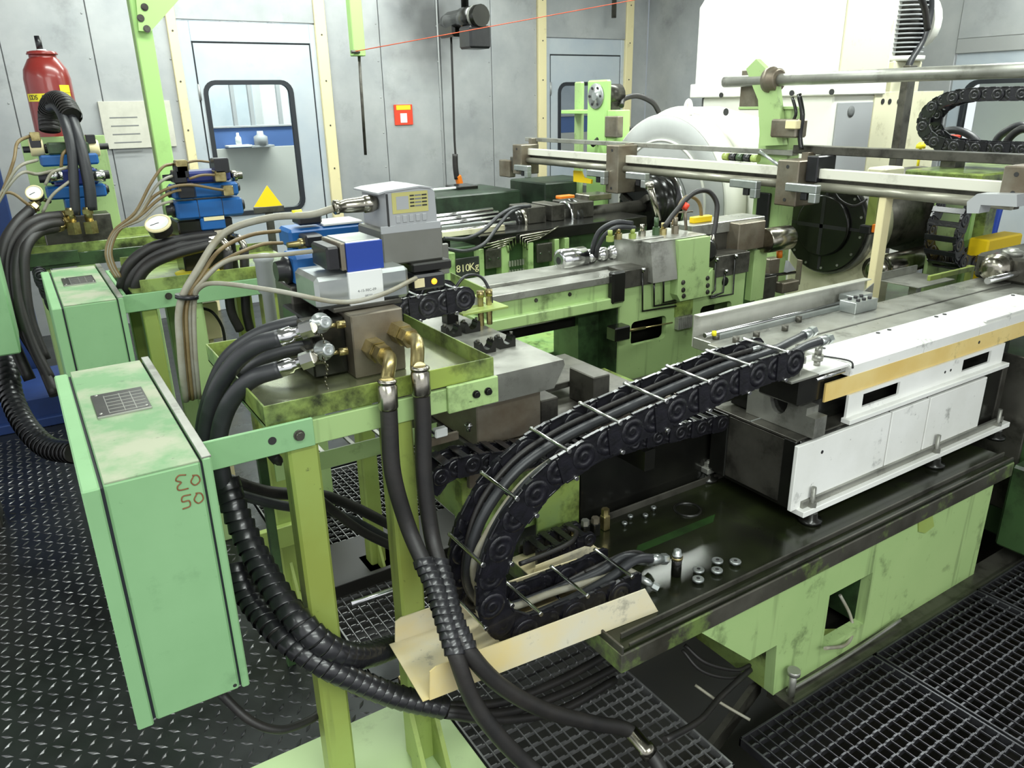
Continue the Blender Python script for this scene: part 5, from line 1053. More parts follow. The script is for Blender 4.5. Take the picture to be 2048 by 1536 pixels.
# blue valve stack builder (local frame: x along the valve, z up)
def valve_stack(name, label, rows, yv, group='stacked blue valves', depth=0.11):
    t = thing(name, label, 'valve stack', (rows[0][0]+0.1, yv+depth/2, 1.053), group)
    for (x0, x1, z0, z1, m_, capl, capr, split) in rows:
        b = obj('valve_body', MB().box(x0, x1, yv, yv+depth, z0, z1, 0.008), m_, t)
        r = (z1-z0)*0.42; zc = (z0+z1)/2; yc = yv+depth/2
        if capl: obj('end_cap', MB().lathe((x0+0.004, yc, zc), (-1, 0, 0), [(0, r), (0.012, r), (0.016, r*0.7), (capl, r*0.65)], 14), 'black', b)
        if capr: obj('end_cap', MB().lathe((x1-0.004, yc, zc), (1, 0, 0), [(0, r), (0.012, r), (0.016, r*0.7), (capr, r*0.65)], 14), 'black', b)
        for s_ in split: obj('joint', MB().box(s_, s_+0.002, yv-0.0008, yv+depth, z0+0.004, z1+0.0008, 0), 'inkdk', b)
    return t
YB = 3.05
rowsB = [(0.493, 0.731, 1.261, 1.328, 'blue', 0.03, 0.02, (0.568, 0.655)),
         (0.491, 0.723, 1.335, 1.385, 'blue', 0.02, 0.02, (0.567,)),
         (0.51, 0.702, 1.39, 1.431, 'dkblue', 0.04, 0.03, ())]
vb_ = valve_stack('valve_stack', 'stack of three blue directional valves with brass plugs on the middle stand', rowsB, YB)
obj('base_block', MB().box(0.569, 0.658, 3.05, 3.17, 1.217, 1.261, 0.004), 'blue', vb_)
obj('rating_plate', MB().box(0.582, 0.655, 3.047, 3.051, 1.252, 1.265, 0), 'cream', vb_)
obj('manifold', MB().box(0.49, 0.686, 3.06, 3.22, 1.053, 1.257, 0.005), 'oilblack', vb_)
def plugs(t, lst, y):
    for (p, s_, m_) in lst:
        k = obj('plug', MB().box(p[0]-s_, p[0]+s_, y-0.02, y+s_*1.6, p[2]-s_, p[2]+s_, 0.003), m_, t)
plugs(vb_, (((0.53, 3.08, 1.454), 0.020, 'brass'), ((0.527, 3.08, 1.434), 0.022, 'black'), ((0.666, 3.12, 1.448), 0.026, 'black'), ((0.656, 3.02, 1.412), 0.020, 'brass'), ((0.677, 3.02, 1.358), 0.018, 'brass'), ((0.533, 3.03, 1.368), 0.026, 'black'), ((0.517, 3.03, 1.418), 0.022, 'black')), 3.03)
obj('white_knob', MB().lathe((0.69, 3.1, 1.421), (0.3, -0.4, 1), [(0, 0.016), (0.02, 0.016), (0.026, 0.010)], 12), 'labelwhite', vb_)
obj('steel_end', MB().lathe((0.713, 3.1, 1.403), (1, 0, 0), [(0, 0.02), (0.02, 0.02), (0.022, 0.014), (0.04, 0.014)], 12), 'nickel', vb_)
gB = Vector((0.418, 3, 1.256)); gd = Vector((-0.25, -0.5, 0.83)).normalized()
def gauge(label, c, d, r):
    t = thing('pressure_gauge', label, 'gauge', c)
    obj('case', MB().lathe(c-d*0.03, d, [(0, r*0.85), (0.004, r*0.97), (0.03, r), (0.034, r*1.06), (0.042, r*1.06), (0.044, r*0.92)], 24), 'steeldk', t)
    obj('bezel', MB().lathe(c+d*0.008, d, [(0, r*1.07), (0.007, r*1.07), (0.009, r*0.9), (0.006, r*0.9)], 24, False), 'cream', t)
    obj('dial', MB().cyl(c+d*0.012, c+d*0.0145, r*0.92, n=24), 'labelwhite', t)
    u, w = MB().frame(d); obj('needle', MB().cyl(c+d*0.0155-u*r*0.1, c+d*0.0155+(u*0.8+w*0.5).normalized()*r*0.65, 0.0012, n=4), 'inkdk', t)
    obj('stem', MB().cyl(c-d*0.03, c-d*0.03+Vector((0.05, 0.06, -0.03)), 0.009, n=8), 'brass', t)
gauge('white-faced pressure gauge left of the middle blue valves', gB, gd, 0.042)
# wiring of the second station
wb2 = thing('cable_bundle', 'thin grey and brown cables fanning into the middle blue valves', 'cables', (0.237, 3, 1.085), 'grey cable bundles')
stem = [(0.249, 3, 1.092), (0.235, 3, 1.138), (0.236, 3, 1.191), (0.272, 3, 1.253)]
for k, e in enumerate(([(0.349, 3, 1.309), (0.412, 3, 1.398), (0.465, 3.02, 1.453), (0.507, 3.06, 1.46)], [(0.355, 3, 1.3), (0.427, 3, 1.388), (0.464, 3, 1.415), (0.494, 3.02, 1.422)], [(0.362, 3, 1.296), (0.428, 3, 1.345), (0.481, 3, 1.369), (0.511, 3, 1.374)], [(0.369, 3, 1.285), (0.424, 3, 1.325), (0.48, 3.02, 1.336)], [(0.354, 3, 1.291), (0.413, 3, 1.355), (0.483, 2.99, 1.387), (0.55, 2.99, 1.389), (0.625, 2.99, 1.37), (0.655, 3, 1.363)])):
    obj('cable', MB().tube([(q[0]+0.004*k, q[1], q[2]) for q in stem]+e, 0.0055, 6, 5), 'cable' if k % 2 else 'cablebr', wb2)
for a, b in (((0.55, 3.08, 1.46), (0.641, 3.1, 1.458)), ((0.544, 3, 1.41), (0.634, 3, 1.418))):
    obj('jumper', MB().tube([a, ((a[0]+b[0])/2, (a[1]+b[1])/2, (a[2]+b[2])/2+0.006), b], 0.005, 6, 4), 'cablebr', wb2)
G2 = 'black hoses of the middle station'
for k, e in enumerate(([(0.613, 3.05, 1.197), (0.5, 3.02, 1.198), (0.375, 3, 1.18), (0.292, 3, 1.122), (0.255, 3.05, 1.018)], [(0.586, 3.02, 1.181), (0.458, 3, 1.174), (0.352, 3, 1.142), (0.295, 3, 1.077), (0.27, 3.05, 0.96)], [(0.576, 2.98, 1.173), (0.449, 2.96, 1.158), (0.361, 2.96, 1.129), (0.311, 2.97, 1.071), (0.286, 3, 0.968)])):
    t = hose('hydraulic_hose', e, 0.019, 'rubber', ('uppermost', 'middle', 'lowest')[k]+' of three black hoses curving down from the middle valve manifold', G2)
    d = (Vector(e[0])-Vector(e[1])).normalized(); obj('fitting', MB().hexn(Vector(e[0])-d*0.005, Vector(e[0])+d*0.04, 0.02), 'nickel' if k else 'steelbr', t)
for k, e in enumerate(([(0.626, 2.93, 1.156), (0.612, 2.93, 1.046), (0.607, 2.94, 0.93), (0.631, 2.95, 0.845)], [(0.689, 2.95, 1.155), (0.676, 2.95, 1.034), (0.666, 2.96, 0.917), (0.673, 2.97, 0.833)])):
    t = hose('hydraulic_hose', e, 0.017, 'rubber', ('left', 'right')[k]+' of two grey-black hoses hanging behind the grey cables', G2)
    obj('elbow', MB().tube([(e[0][0]-0.02, e[0][1]+0.06, e[0][2]+0.035), (e[0][0]-0.01, e[0][1]+0.02, e[0][2]+0.035), (e[0][0], e[0][1], e[0][2]+0.01), (e[0][0], e[0][1], e[0][2]-0.03)], 0.013, 10, 4), 'nickel', t)
single('yellow_basin', MB().box(0.47, 0.66, 2.96, 3.12, 1.053, 1.062, 0.004).lathe((0.53, 3.05, 1.06), (0, 0, 1), [(0, 0.075), (0.01, 0.08), (0.012, 0.04)], 20), 'labelyellow', 'yellow-green round cap on the middle tray', 'cap')
single('white_cylinder', MB().lathe((0.665, 2.6, 1.06), (0, 0, 1), [(-1.06, 0.02), (-0.01, 0.02), (0, 0.03), (0.10, 0.03), (0.105, 0.034), (0.12, 0.034), (0.125, 0.025)], 16), 'lightgrey', 'short grey-white cylinder behind the blue solenoid', 'cylinder')
single('junction_carton', MB().box(0.556, 0.631, 3.3, 3.4, 0.728, 0.887, 0.004).box(0.582, 0.601, 3.34, 3.36, 0.0, 0.728, 0.002), 'cream', 'cream junction box with thin leads between the green posts', 'junction box')
hose('thin_lead', [(0.552, 3.25, 0.884), (0.588, 3.2, 0.868), (0.617, 3.2, 0.799), (0.617, 3.2, 0.702)], 0.006, 'rubber', 'thin black lead curving from the cream junction box', cat='cable')
# ================================================================== third station (far left)
YC = 4.15
fc = frame_stand('valve_stand', 'far left green frame stand with back plate carrying blue valves', -0.08, 0.62, 4.12, 4.50, 1.021, ((0.02, 0.06, 'green'), (0.45, 0.06, 'green')), -0.08, 'dkgreen')
obj('back_plate', MB().box(0.083, 0.449, 4.50, 4.515, 1.0, 1.528, 0.003), 'green', fc)
obj('front_plate', MB().box(-0.049, 0.205, 4.105, 4.118, 0.977, 1.036, 0.002), 'dkgreen', fc)
rowsC = [(0.137, 0.388, 1.254, 1.313, 'blue', 0.0, 0.02, (0.253,)),
         (0.176, 0.362, 1.313, 1.388, 'dkblue', 0.06, 0.06, ()),
         (0.14, 0.381, 1.404, 1.455, 'blue', 0.0, 0.0, (0.281,)),
         (0.179, 0.352, 1.455, 1.508, 'dkgreen', 0.10, 0.09, ())]
vc = valve_stack('valve_stack', 'far left stack of blue valves with white solenoid rings below the red tank', rowsC, 4.25)
obj('base_block', MB().box(0.202, 0.306, 4.25, 4.36, 1.05, 1.254, 0.004), 'blue', vc)
obj('manifold', MB().box(0.09, 0.381, 4.22, 4.36, 1.03, 1.177, 0.004), 'steeldk', vc)
for p in ((0.141, 4.3, 1.489), (0.37, 4.3, 1.476)): obj('white_ring', MB().lathe(Vector(p)-Vector((0.03, 0, 0)), (1, 0, 0), [(0, 0.036), (0.006, 0.039), (0.05, 0.039), (0.056, 0.034)], 18), 'cream', vc)
for p in ((0.184, 4.22, 1.364), (0.359, 4.22, 1.353)): obj('steel_ring', MB().lathe(Vector(p)-Vector((0.03, 0, 0)), (1, 0, 0), [(0, 0.028), (0.06, 0.028)], 14), 'chrome', vc)
plugs(vc, (((0.142, 4.3, 1.537), 0.02, 'brass'), ((0.137, 4.3, 1.509), 0.022, 'black'), ((0.365, 4.3, 1.518), 0.02, 'black')), 4.28)
gauge('dull pressure gauge at the far left valves', Vector((0.087, 4.15, 1.296)), Vector((-0.15, -0.8, 0.55)).normalized(), 0.034)
for k, u in enumerate(((0.209, 4.12, 1.107), (0.28, 4.12, 1.104))):
    t = thing('tee_fitting', ('left', 'right')[k]+' large brass hose fitting in front of the far left valves', 'fitting', u)
    q = Vector(u)
    obj('nut', MB().hexn(q, q+Vector((0, 0, 0.055)), 0.032), 'brass', t); obj('stem', MB().cyl(q+Vector((0, 0, 0.055)), q+Vector((0, 0, 0.12)), 0.018, n=12), 'brass', t)
    obj('upper_nut', MB().hexn(q+Vector((0, 0, 0.09)), q+Vector((0, 0, 0.11)), 0.026), 'brass', t)
G3 = 'hoses of the far left station'
hose('riser_hose', [(0.228, 4.12, 1.193), (0.247, 4.12, 1.326), (0.268, 4.14, 1.478), (0.269, 4.2, 1.596), (0.258, 4.3, 1.661), (0.233, 4.4, 1.661)], 0.022, 'hose', 'left riser hose from the brass fitting up past the red tank', G3)
hose('riser_hose', [(0.297, 4.12, 1.209), (0.308, 4.12, 1.322), (0.308, 4.14, 1.454), (0.305, 4.2, 1.573), (0.294, 4.28, 1.645), (0.262, 4.4, 1.683)], 0.026, 'hose', 'right riser hose, thicker, from the brass fitting past the red tank', G3)
cs = [(0.302, 4.22, 1.623), (0.292, 4.28, 1.666), (0.273, 4.36, 1.689), (0.245, 4.45, 1.677), (0.227, 4.5, 1.628), (0.217, 4.5, 1.555)]
t = thing('corrugated_sleeve', 'black corrugated sleeve bend in front of the red tank', 'sleeve', cs[-1]); obj('core', MB().tube(cs, 0.042, 12, 6), 'rubber', t); spiral(t, cs, 0.047, 'rubber', 22, 0.6)
for k, e in enumerate(([(0.165, 4.12, 1.194), (0.082, 4.05, 1.195), (-0.003, 4, 1.157), (-0.07, 3.95, 1.067), (-0.096, 3.9, 0.904), (-0.081, 3.85, 0.756), (-0.044, 3.8, 0.625), (-0.019, 3.7, 0.487)], [(0.158, 4.1, 1.167), (0.085, 4.02, 1.168), (0.008, 3.96, 1.126), (-0.047, 3.9, 1.029), (-0.068, 3.85, 0.866), (-0.057, 3.8, 0.697), (-0.024, 3.75, 0.543)], [(0.134, 4.08, 1.149), (0.06, 4, 1.144), (-0.002, 3.92, 1.085), (-0.031, 3.88, 0.965), (-0.045, 3.84, 0.798), (-0.025, 3.8, 0.622)], [(0.053, 4.1, 1.232), (-0.016, 4.02, 1.182), (-0.083, 3.95, 1.09), (-0.131, 3.9, 0.91), (-0.126, 3.85, 0.719), (-0.098, 3.8, 0.544)])):
    t = hose('hydraulic_hose', e, 0.024, 'rubber', ('second', 'third', 'innermost', 'outermost')[k]+' black hose drooping from the far left fittings to the floor', G3)
    d = (Vector(e[0])-Vector(e[1])).normalized(); obj('fitting', MB().cyl(Vector(e[0])-d*0.02, Vector(e[0])+d*0.06, 0.018, n=10).hexn(Vector(e[0])+d*0.01, Vector(e[0])+d*0.035, 0.025), 'brass', t)
sl = [(-0.167, 3.95, 0.609), (-0.18, 3.8, 0.492), (-0.15, 3.6, 0.413), (-0.086, 3.4, 0.369), (0.003, 3.2, 0.4)]
t = thing('floor_bundle', 'black corrugated hose bundle curving over the floor behind the box', 'hose bundle', sl[-1]); obj('core', MB().tube(sl, 0.04, 12, 6), 'rubber', t); spiral(t, sl, 0.045, 'wrap', 26, 0.7)
energy_chain([(0.03, 1.02), (0.06, 0.86), (0.10, 0.70), (0.17, 0.52), (0.24, 0.36)], 3.62, 3.70, 0.05, 0.055, 'thin black chain slanting down beside the middle terminal box', 1, True)
wb3 = thing('cable_bundle', 'pale cables fanning from the left edge into the far left valves', 'cables', (-0.055, 4.1, 1.242), 'grey cable bundles')
for k, e in enumerate(([(-0.104, 4.1, 1.203), (-0.018, 4.1, 1.346), (0.037, 4.12, 1.448), (0.067, 4.2, 1.517), (0.123, 4.28, 1.541)], [(-0.1, 4.1, 1.224), (-0.007, 4.1, 1.356), (0.054, 4.12, 1.421), (0.128, 4.2, 1.439)], [(-0.102, 4.1, 1.214), (-0.011, 4.1, 1.335), (0.058, 4.12, 1.393), (0.115, 4.18, 1.379), (0.188, 4.2, 1.391)], [(-0.084, 4.1, 1.298), (-0.006, 4.1, 1.313), (0.049, 4.1, 1.259), (0.088, 4.12, 1.227)], [(0.099, 4.1, 1.217), (0.153, 4.1, 1.29), (0.235, 4.12, 1.345)], [(0.133, 4.12, 1.334), (0.173, 4.12, 1.386), (0.244, 4.14, 1.405)], [(0.212, 4.14, 1.405), (0.228, 4.14, 1.458), (0.254, 4.16, 1.482)])):
    obj('cable', MB().tube(e, 0.0075, 6, 5), 'cable' if k % 3 else 'cablebr', wb3)
# green cabinet cut by the left edge
gc = thing('green_cabinet', 'dark green cabinet cut by the left edge beside the hoses', 'cabinet', (-0.35, 3.7, 0.0))
xr_ = -0.095
obj('body', MB().box(-0.60, xr_, 3.45, 3.85, 0.758, 1.215, 0.006), 'boxgreen', gc)
obj('pedestal', MB().box(-0.55, xr_-0.22, 3.55, 3.75, 0.0, 0.758, 0.004), 'steeldk', gc)
# red tank
at_ = thing('red_accumulator', 'red steel accumulator tank with yellow labels at the upper left', 'tank', (0.262, 4.9, 1.05))
cxx = (0.162+0.38)/2+0.004; rr = (0.38-0.162)/2; ztop = 1.931
obj('shell', MB().lathe((cxx, 4.9, 1.05), (0, 0, 1), [(0, rr*0.5), (0.05, rr*0.92), (0.12, rr), (ztop-1.05-0.13, rr), (ztop-1.05-0.085, rr*0.93), (ztop-1.05-0.035, rr*0.66), (ztop-1.05-0.03, rr*0.58), (ztop-1.05-0.012, rr*0.58), (ztop-1.05-0.012, rr*0.64), (ztop-1.05, rr*0.62)], 32), 'red', at_)
obj('collar', MB().lathe((cxx, 4.9, ztop-0.014), (0, 0, 1), [(0, rr*0.66), (0.006, rr*0.66), (0.018, rr*0.5)], 28), 'red', at_)
obj('valve_stem', MB().cyl((cxx-0.005, 4.9, ztop), (cxx-0.005, 4.9, ztop+0.075), 0.015, n=12), 'black', at_)
obj('white_cap', MB().cyl((cxx, 4.9, ztop), (cxx, 4.9, ztop+0.012), 0.022, n=12), 'labelwhite', at_)
def curved(name, a0, a1, z0, z1, m_, par, off=0.001):
    n = 12; po = []
    for k in range(n+1): a = math.radians(a0+(a1-a0)*k/n); po.append((cxx+(rr+off)*math.cos(a), 4.9+(rr+off)*math.sin(a)))
    for k in range(n, -1, -1): a = math.radians(a0+(a1-a0)*k/n); po.append((cxx+(rr-0.002)*math.cos(a), 4.9+(rr-0.002)*math.sin(a)))
    mb = MB(); m2 = len(po); vs_ = [(x, y, z0) for x, y in po]+[(x, y, z1) for x, y in po]; fs_ = []
    for k in range(m2): fs_.append((k, (k+1) % m2, m2+(k+1) % m2, m2+k))
    for k in range(n): fs_ += [(k, m2-1-k, m2-2-k, k+1), (m2+k, m2+k+1, m2+m2-2-k, m2+m2-1-k)]
    return obj(name, mb.add(vs_, fs_), m_, par)
zl0, zl1 = 1.692, 1.73
yl = curved('yellow_label', 196, 262, zl0, zl1, 'labelyellow', at_)
for s_, a in zip('DDS1', (212, 221, 230, 247)):
    ar = math.radians(a); text_part('letter', s_, 0.032, 'inkdk', yl, (cxx+(rr+0.002)*math.cos(ar), 4.9+(rr+0.002)*math.sin(ar), (zl0+zl1)/2), (math.pi/2, 0, ar+math.pi/2), 0.0004)
curved('yellow_label', 285, 322, 1.686, 1.732, 'labelyellow', at_); curved('yellow_label', 292, 322, 1.732+0.002, 1.77, 'labelyellow', at_, 0.0015)
curved('white_dot', 222, 236, 1.597, 1.628, 'labelwhite', at_)
obj('stand_bracket', MB().box(cxx-0.12, cxx+0.12, 4.82, 5.0, 1.0, 1.05, 0.004).box(cxx-0.05, cxx+0.05, 4.86, 4.96, 0.0, 1.0, 0.004), 'green', at_)
# yellow warning triangle
ws = thing('warning_sign', 'plain yellow triangular sign standing before the left door window', 'sign', (1.243, 4.6, 1.079))
obj('triangle', MB().prism([(1.162, 1.103), (1.33, 1.092), (1.252, 1.218)], 'y', 4.598, 4.602), 'yellow', ws)
obj('foot_bar', MB().box(1.16, 1.333, 4.59, 4.615, 1.065, 1.099, 0.002).box(1.222, 1.266, 4.595, 4.61, 0.0, 1.065, 0.002), 'steeldk', ws)
# ================================================================== third machine line (810 kg)
Y3 = 3.45
m3 = thing('press_machine', 'dark oily green machine with steel guide rods and 810 Kg plate', 'machine', (2.2, 3.7, 0.0))
xA, xB = 1.801, 2.847
zw = 0.942
obj('body', MB().box(xA, xB+0.35, 3.50, 4.05, 0.0, zw, 0.006), 'dkgreen', m3)
obj('top_beam', MB().box(1.996, xB+0.3, 3.45, 4.0, zw-0.01, 0.995, 0.004), 'oilblack', m3)
for (u, w) in ((1.792, 0.05), (2.119, 0.05), (2.29, 0.035), (2.467, 0.03), (2.536, 0.03), (1.983, 0.03)):
    obj('pillar', MB().box(u, u+w, 3.44, 3.50, 0.25, zw-0.012, 0.003), 'green', m3)
for (a, b, za, zb) in ((2.016, 2.109, 0.823, 0.926), (2.34, 2.44, 0.815, 0.919)):
    pn_ = obj('dark_panel', MB().box(a, b, 3.425, 3.445, za, zb, 0.004), 'steeldk', m3)
    for x, z in ((a+0.02, (za+zb)/2), (b-0.02, (za+zb)/2)): obj('screw', MB().cyl((x, 3.4255, z), (x, 3.421, z), 0.006, n=8), 'chrome', pn_)
sg = obj('weight_plate', MB().box(1.837, 1.973, 3.425, 3.435, 0.8, 0.899, 0.002), 'inkdk', m3)
text_part('lettering', '810', 0.054, 'cream', sg, (1.875, 3.4245, 0.846), FRONT)
text_part('lettering', 'Kg', 0.054, 'cream', sg, (1.94, 3.4245, 0.848), FRONT)
nx0, nz0 = 2.163, 0.769
for i in range(6):
    for j in range(2): obj('oil_fitting', MB().hexn((nx0+0.017*i, 3.43, nz0+0.05*j), (nx0+0.017*i, 3.43, nz0+0.03+0.05*j), 0.006), 'steel', m3)
for k in range(4):
    z = 0.97-0.012*k; xx = 2.205
    obj('oil_pipe', MB().tube([(1.99+0.02*k, 3.435, z-0.02), (xx-0.02*k, 3.435, z+0.002), (xx-0.015*k, 3.435, z-0.04)], 0.0045, 6, 1), 'nickel', m3)
    obj('oil_pipe', MB().tube([(xx+0.03+0.015*k, 3.435, z-0.04), (xx+0.03+0.015*k, 3.435, z+0.004), (xx+0.24-0.03*k, 3.435, z+0.012), (xx+0.28-0.03*k, 3.435, z+0.03)], 0.0045, 6, 1), 'nickel', m3)
zr = 1.037
gr_ = thing('guide_rod_set', 'set of parallel bright guide rods behind the servo valve', 'rods', (1.9, 3.72, zr-0.1))
for k in range(5):
    obj('rod', MB().cyl((1.787, 3.60+0.06*k, zr-0.03+0.012*k), (2.311, 3.60+0.06*k, zr-0.02+0.012*k), 0.013, n=10), 'chrome', gr_)
obj('flat_bar', MB().box(1.762, 2.082, 3.54, 3.58, 1.032, 1.05, 0.002), 'silver', gr_)
obj('cream_strip', MB().box(1.816, 2.194, 3.52, 3.54, 0.997, 1.026, 0.002), 'creamcast', gr_)
obj('support', MB().box(1.788, 1.876, 3.55, 3.9, zw-0.02, zr-0.03, 0.004), 'oilblack', gr_)
sp3 = thing('spindle_train', 'row of dark blocks and polished rings of the rear spindle', 'spindle', (2.5, 3.75, 0.995))
ax3 = (3.72, 1.002)
for (u, r, L_, m_) in ((2.36, 0.075, 0.05, 'oilblack'), (2.404, 0.078, 0.055, 'nickel'), (2.589, 0.06, 0.05, 'oilblack'), (2.617, 0.072, 0.03, 'nickel'), (2.726, 0.09, 0.04, 'chrome'), (2.759, 0.10, 0.05, 'oilblack')):
    obj('ring', MB().lathe((u, ax3[0], ax3[1]), (1, 0, 0), [(0, r*0.9), (0.006, r), (L_-0.006, r), (L_, r*0.9)], 24), m_, sp3)
for (a, b) in ((2.423, 2.54), (2.582, 2.674), (2.732, 2.887)):
    obj('bearing_block', MB().box(a, b, 3.63, 3.84, 0.995, ax3[1]+0.085, 0.004), 'steeldk', sp3)
obj('shaft', MB().cyl((2.387, ax3[0], ax3[1]), (3.55, ax3[0]+0.05, ax3[1]), 0.04, n=16), 'steeldk', sp3)
obj('top_clamp', MB().box(2.874, 3.046, 3.66, 3.80, ax3[1]+0.08, ax3[1]+0.115, 0.004), 'nickel', sp3)
obj('orange_mark', MB().box(2.842, 2.95, 3.90, 3.96, 1.073, 1.094, 0.004).box(2.872, 2.919, 3.90, 3.96, zw, 1.073, 0.003), 'orange', sp3)
for k, e in enumerate(([(1.761, 3.4, 1.016), (1.88, 3.4, 1.001), (1.995, 3.42, 1.026), (2.152, 3.5, 1.085), (2.279, 3.55, 1.108), (2.411, 3.6, 1.1)], [(1.738, 3.36, 0.974), (1.861, 3.37, 0.946), (1.99, 3.4, 0.963), (2.12, 3.46, 1.04), (2.228, 3.52, 1.089), (2.348, 3.58, 1.102)])):
    hose('spindle_hose', e, 0.010, 'hose', ('upper', 'lower')[k]+' grey-black hose looping from the servo valve to the rear spindle', 'hoses of the rear spindle')
# fourth line far behind: dark green troughs by the wall
m4 = thing('rear_machine', 'dark green machine body low against the galvanised wall', 'machine', (2.9, 5.3, 0.0))
obj('trough', MB().box(2.541, 3.266, 5.0, 5.6, 0.4, 1.014, 0.01), 'deepgreen', m4)
obj('trough_front', MB().prism([(2.484, 0.9), (2.949, 0.901), (3.013, 0.841), (2.481, 0.854)], 'y', 4.85, 4.95), 'dkgreen', m4)
obj('base', MB().box(2.535, 4.039, 5.05, 5.8, 0.0, 0.7, 0.01), 'deepgreen', m4)
obj('black_box', MB().box(2.882, 3.068, 5.3, 5.5, 0.967, 1.042, 0.006), 'oilblack', m4)
obj('pink_edge', MB().box(2.669, 2.882, 5.32, 5.34, 1.025, 1.04, 0.001), 'labelwhite', m4)
obj('dark_rail', MB().box(3.193, 3.609, 5.3, 5.4, 0.861, 0.932, 0.004), 'oilblack', m4)
obj('green_side', MB().box(3.42, 3.954, 4.9, 5.4, 0.0, 1.057, 0.01), 'deepgreen', m4)
obj('grey_cover', MB().box(3.752, 4.074, 4.5, 4.9, 0.3, 1.045, 0.02), 'concrete', m4)

# ================================================================== transfer gantry, runs along Y
XR = 3.3
gt = thing('transfer_rail', 'long grey transfer rail with gripper blocks crossing behind the green machine', 'gantry rail', (3.3, 3.4, 1.15))
zt1, zt2, zt3, zt4 = 1.315, 1.269, 1.253, 1.209
yL, y1b, y2b, yR = 4.989, 3.902, 2.527, 1.504
for (a, b) in ((y1b+0.06, yL), (y2b+0.10, y1b-0.06), (yR+0.02, y2b-0.10)):
    obj('top_bar', MB().box(3.30, 3.34, b, a, zt2, zt1, 0.003), 'steel' if a == yL else 'railwhite', gt)
    obj('lower_tube', MB().cyl((3.30, a, (zt3+zt4)/2), (3.30, b, (zt3+zt4)/2), (zt3-zt4)/2, n=18), 'railgrey', gt)
    obj('back_bar', MB().box(3.325, 3.36, b, a, zt4, zt2, 0.002), 'steeldk', gt)
for y, w, zu, zd in ((yL+0.02, 0.06, 1.343, 1.13), (y1b, 0.06, 1.376, 1.083), (y2b+0.03, 0.065, 1.351, 1.132), (yR, 0.05, 1.381, 1.251)):
    b = obj('bracket', MB().box(3.24, 3.40, y-w, y+w, zd, zu, 0.005), 'steelbr', gt)
    for z in (zd+0.03, zu-0.03): obj('bolt', MB().cyl((3.238, y, z), (3.243, y, z), 0.009, n=10), 'inkdk', b)
obj('carriage', MB().box(3.28, 3.42, y2b-0.11, y2b-0.045, 1.251, 1.374, 0.005), 'black', gt)
obj('head_plate', MB().box(3.24, 3.30, yL+0.13, yL+0.28, 1.098, 1.224, 0.006), 'steelbr', gt)
obj('head_arm', MB().box(3.26, 3.34, yL+0.05, yL+0.15, 1.145, 1.252, 0.006), 'steeldk', gt)
def grip(y, z, s_=1.0):
    g = obj('gripper', MB().box(3.20, 3.24, y-0.09*s_, y+0.09*s_, z-0.02, z+0.02, 0.004).box(3.20, 3.24, y-0.09*s_, y-0.05*s_, z-0.065, z-0.018, 0.004), 'silver', gt)
    obj('jaw', MB().box(3.205, 3.235, y-0.035*s_, y+0.0*s_, z-0.055, z-0.02, 0.003), 'black', g)
for (y, z) in ((3.633, 1.208), (4.019, 1.199), (2.798, 1.222), (2.442, 1.229), (4.903, 1.183)): grip(y, z)
obj('yellow_shield', MB().prism([(4.444, 1.109), (4.446, 1.184), (4.365, 1.185), (4.331, 1.144), (4.242, 1.136), (4.246, 1.109)], 'x', 3.345, 3.36), 'yellow', gt)
gf = obj('guard_cover', MB().prism([(1.621, 1.2), (1.628, 1.244), (1.595, 1.277), (1.451, 1.286), (1.442, 1.242), (1.574, 1.237), (1.576, 1.204)], 'x', 3.16, 3.24), 'lightgrey', gt)
sr = thing('strip_beam', 'flat dark beam running above the transfer rail', 'beam', (3.42, 3.0, 1.381))
zb1, zb2 = 1.4+0.012, 1.372
obj('thick_beam', MB().box(3.40, 3.47, 1.543-0.4, 2.665, zb2, zb1, 0.003), 'steeldk', sr)
obj('thin_strip', MB().box(3.40, 3.45, 2.665, 5.138, 1.359, 1.386, 0.002), 'steel', sr)
for y in (yL+0.02, y1b, y2b+0.03): obj('hanger', MB().box(3.36, 3.42, y-0.02, y+0.02, 1.258, 1.383, 0.002), 'steelbr', sr)
rb = thing('round_bar', 'long round steel bar across the upper right, held by a green arm', 'shaft', (3.4, 2.6, 1.70))
obj('bar', MB().cyl((3.4, 3.153, 1.725), (3.4, 0.6, 1.725), 0.029, n=20), 'steel', rb)
ya, za = 2.832, 1.725
obj('collar', MB().lathe((3.4, ya+0.03, za), (0, -1, 0), [(0, 0.06), (0.03, 0.065), (0.035, 0.055), (0.07, 0.055), (0.075, 0.045)], 20), 'steelbr', rb)
arm = thing('support_arm', 'green support arm with brown clamp gear holding the round steel bar', 'support arm', (3.4, 2.95, 0.0))
Q = lambda u, v: None
poly = [(3.38, 2.934, 1.829), (3.38, 2.864, 1.779), (3.38, 2.792, 1.712), (3.38, 2.769, 1.629), (3.38, 2.711, 1.412), (3.38, 2.858, 1.402), (3.38, 2.898, 1.63), (3.38, 2.962, 1.729), (3.38, 2.995, 1.784)]
obj('arm_plate', MB().prism([(p[1], p[2]) for p in poly], 'x', 3.38, 3.415), 'green', arm)
obj('back_plate', MB().box(3.42, 3.47, 2.951, 3.06, 1.58, 1.781, 0.004), 'steelbr', arm)
obj('post', MB().box(3.42, 3.52, 2.711, 2.907, 0.0, 1.593, 0.005), 'green', arm)
obj('cross_plate', MB().box(3.41, 3.45, 2.693, 3.054, 1.583, 1.597, 0.002), 'green', arm)
obj('gear_box', MB().box(3.33, 3.42, 2.603, 2.762, 1.45, 1.538, 0.008), 'steelbr', arm)
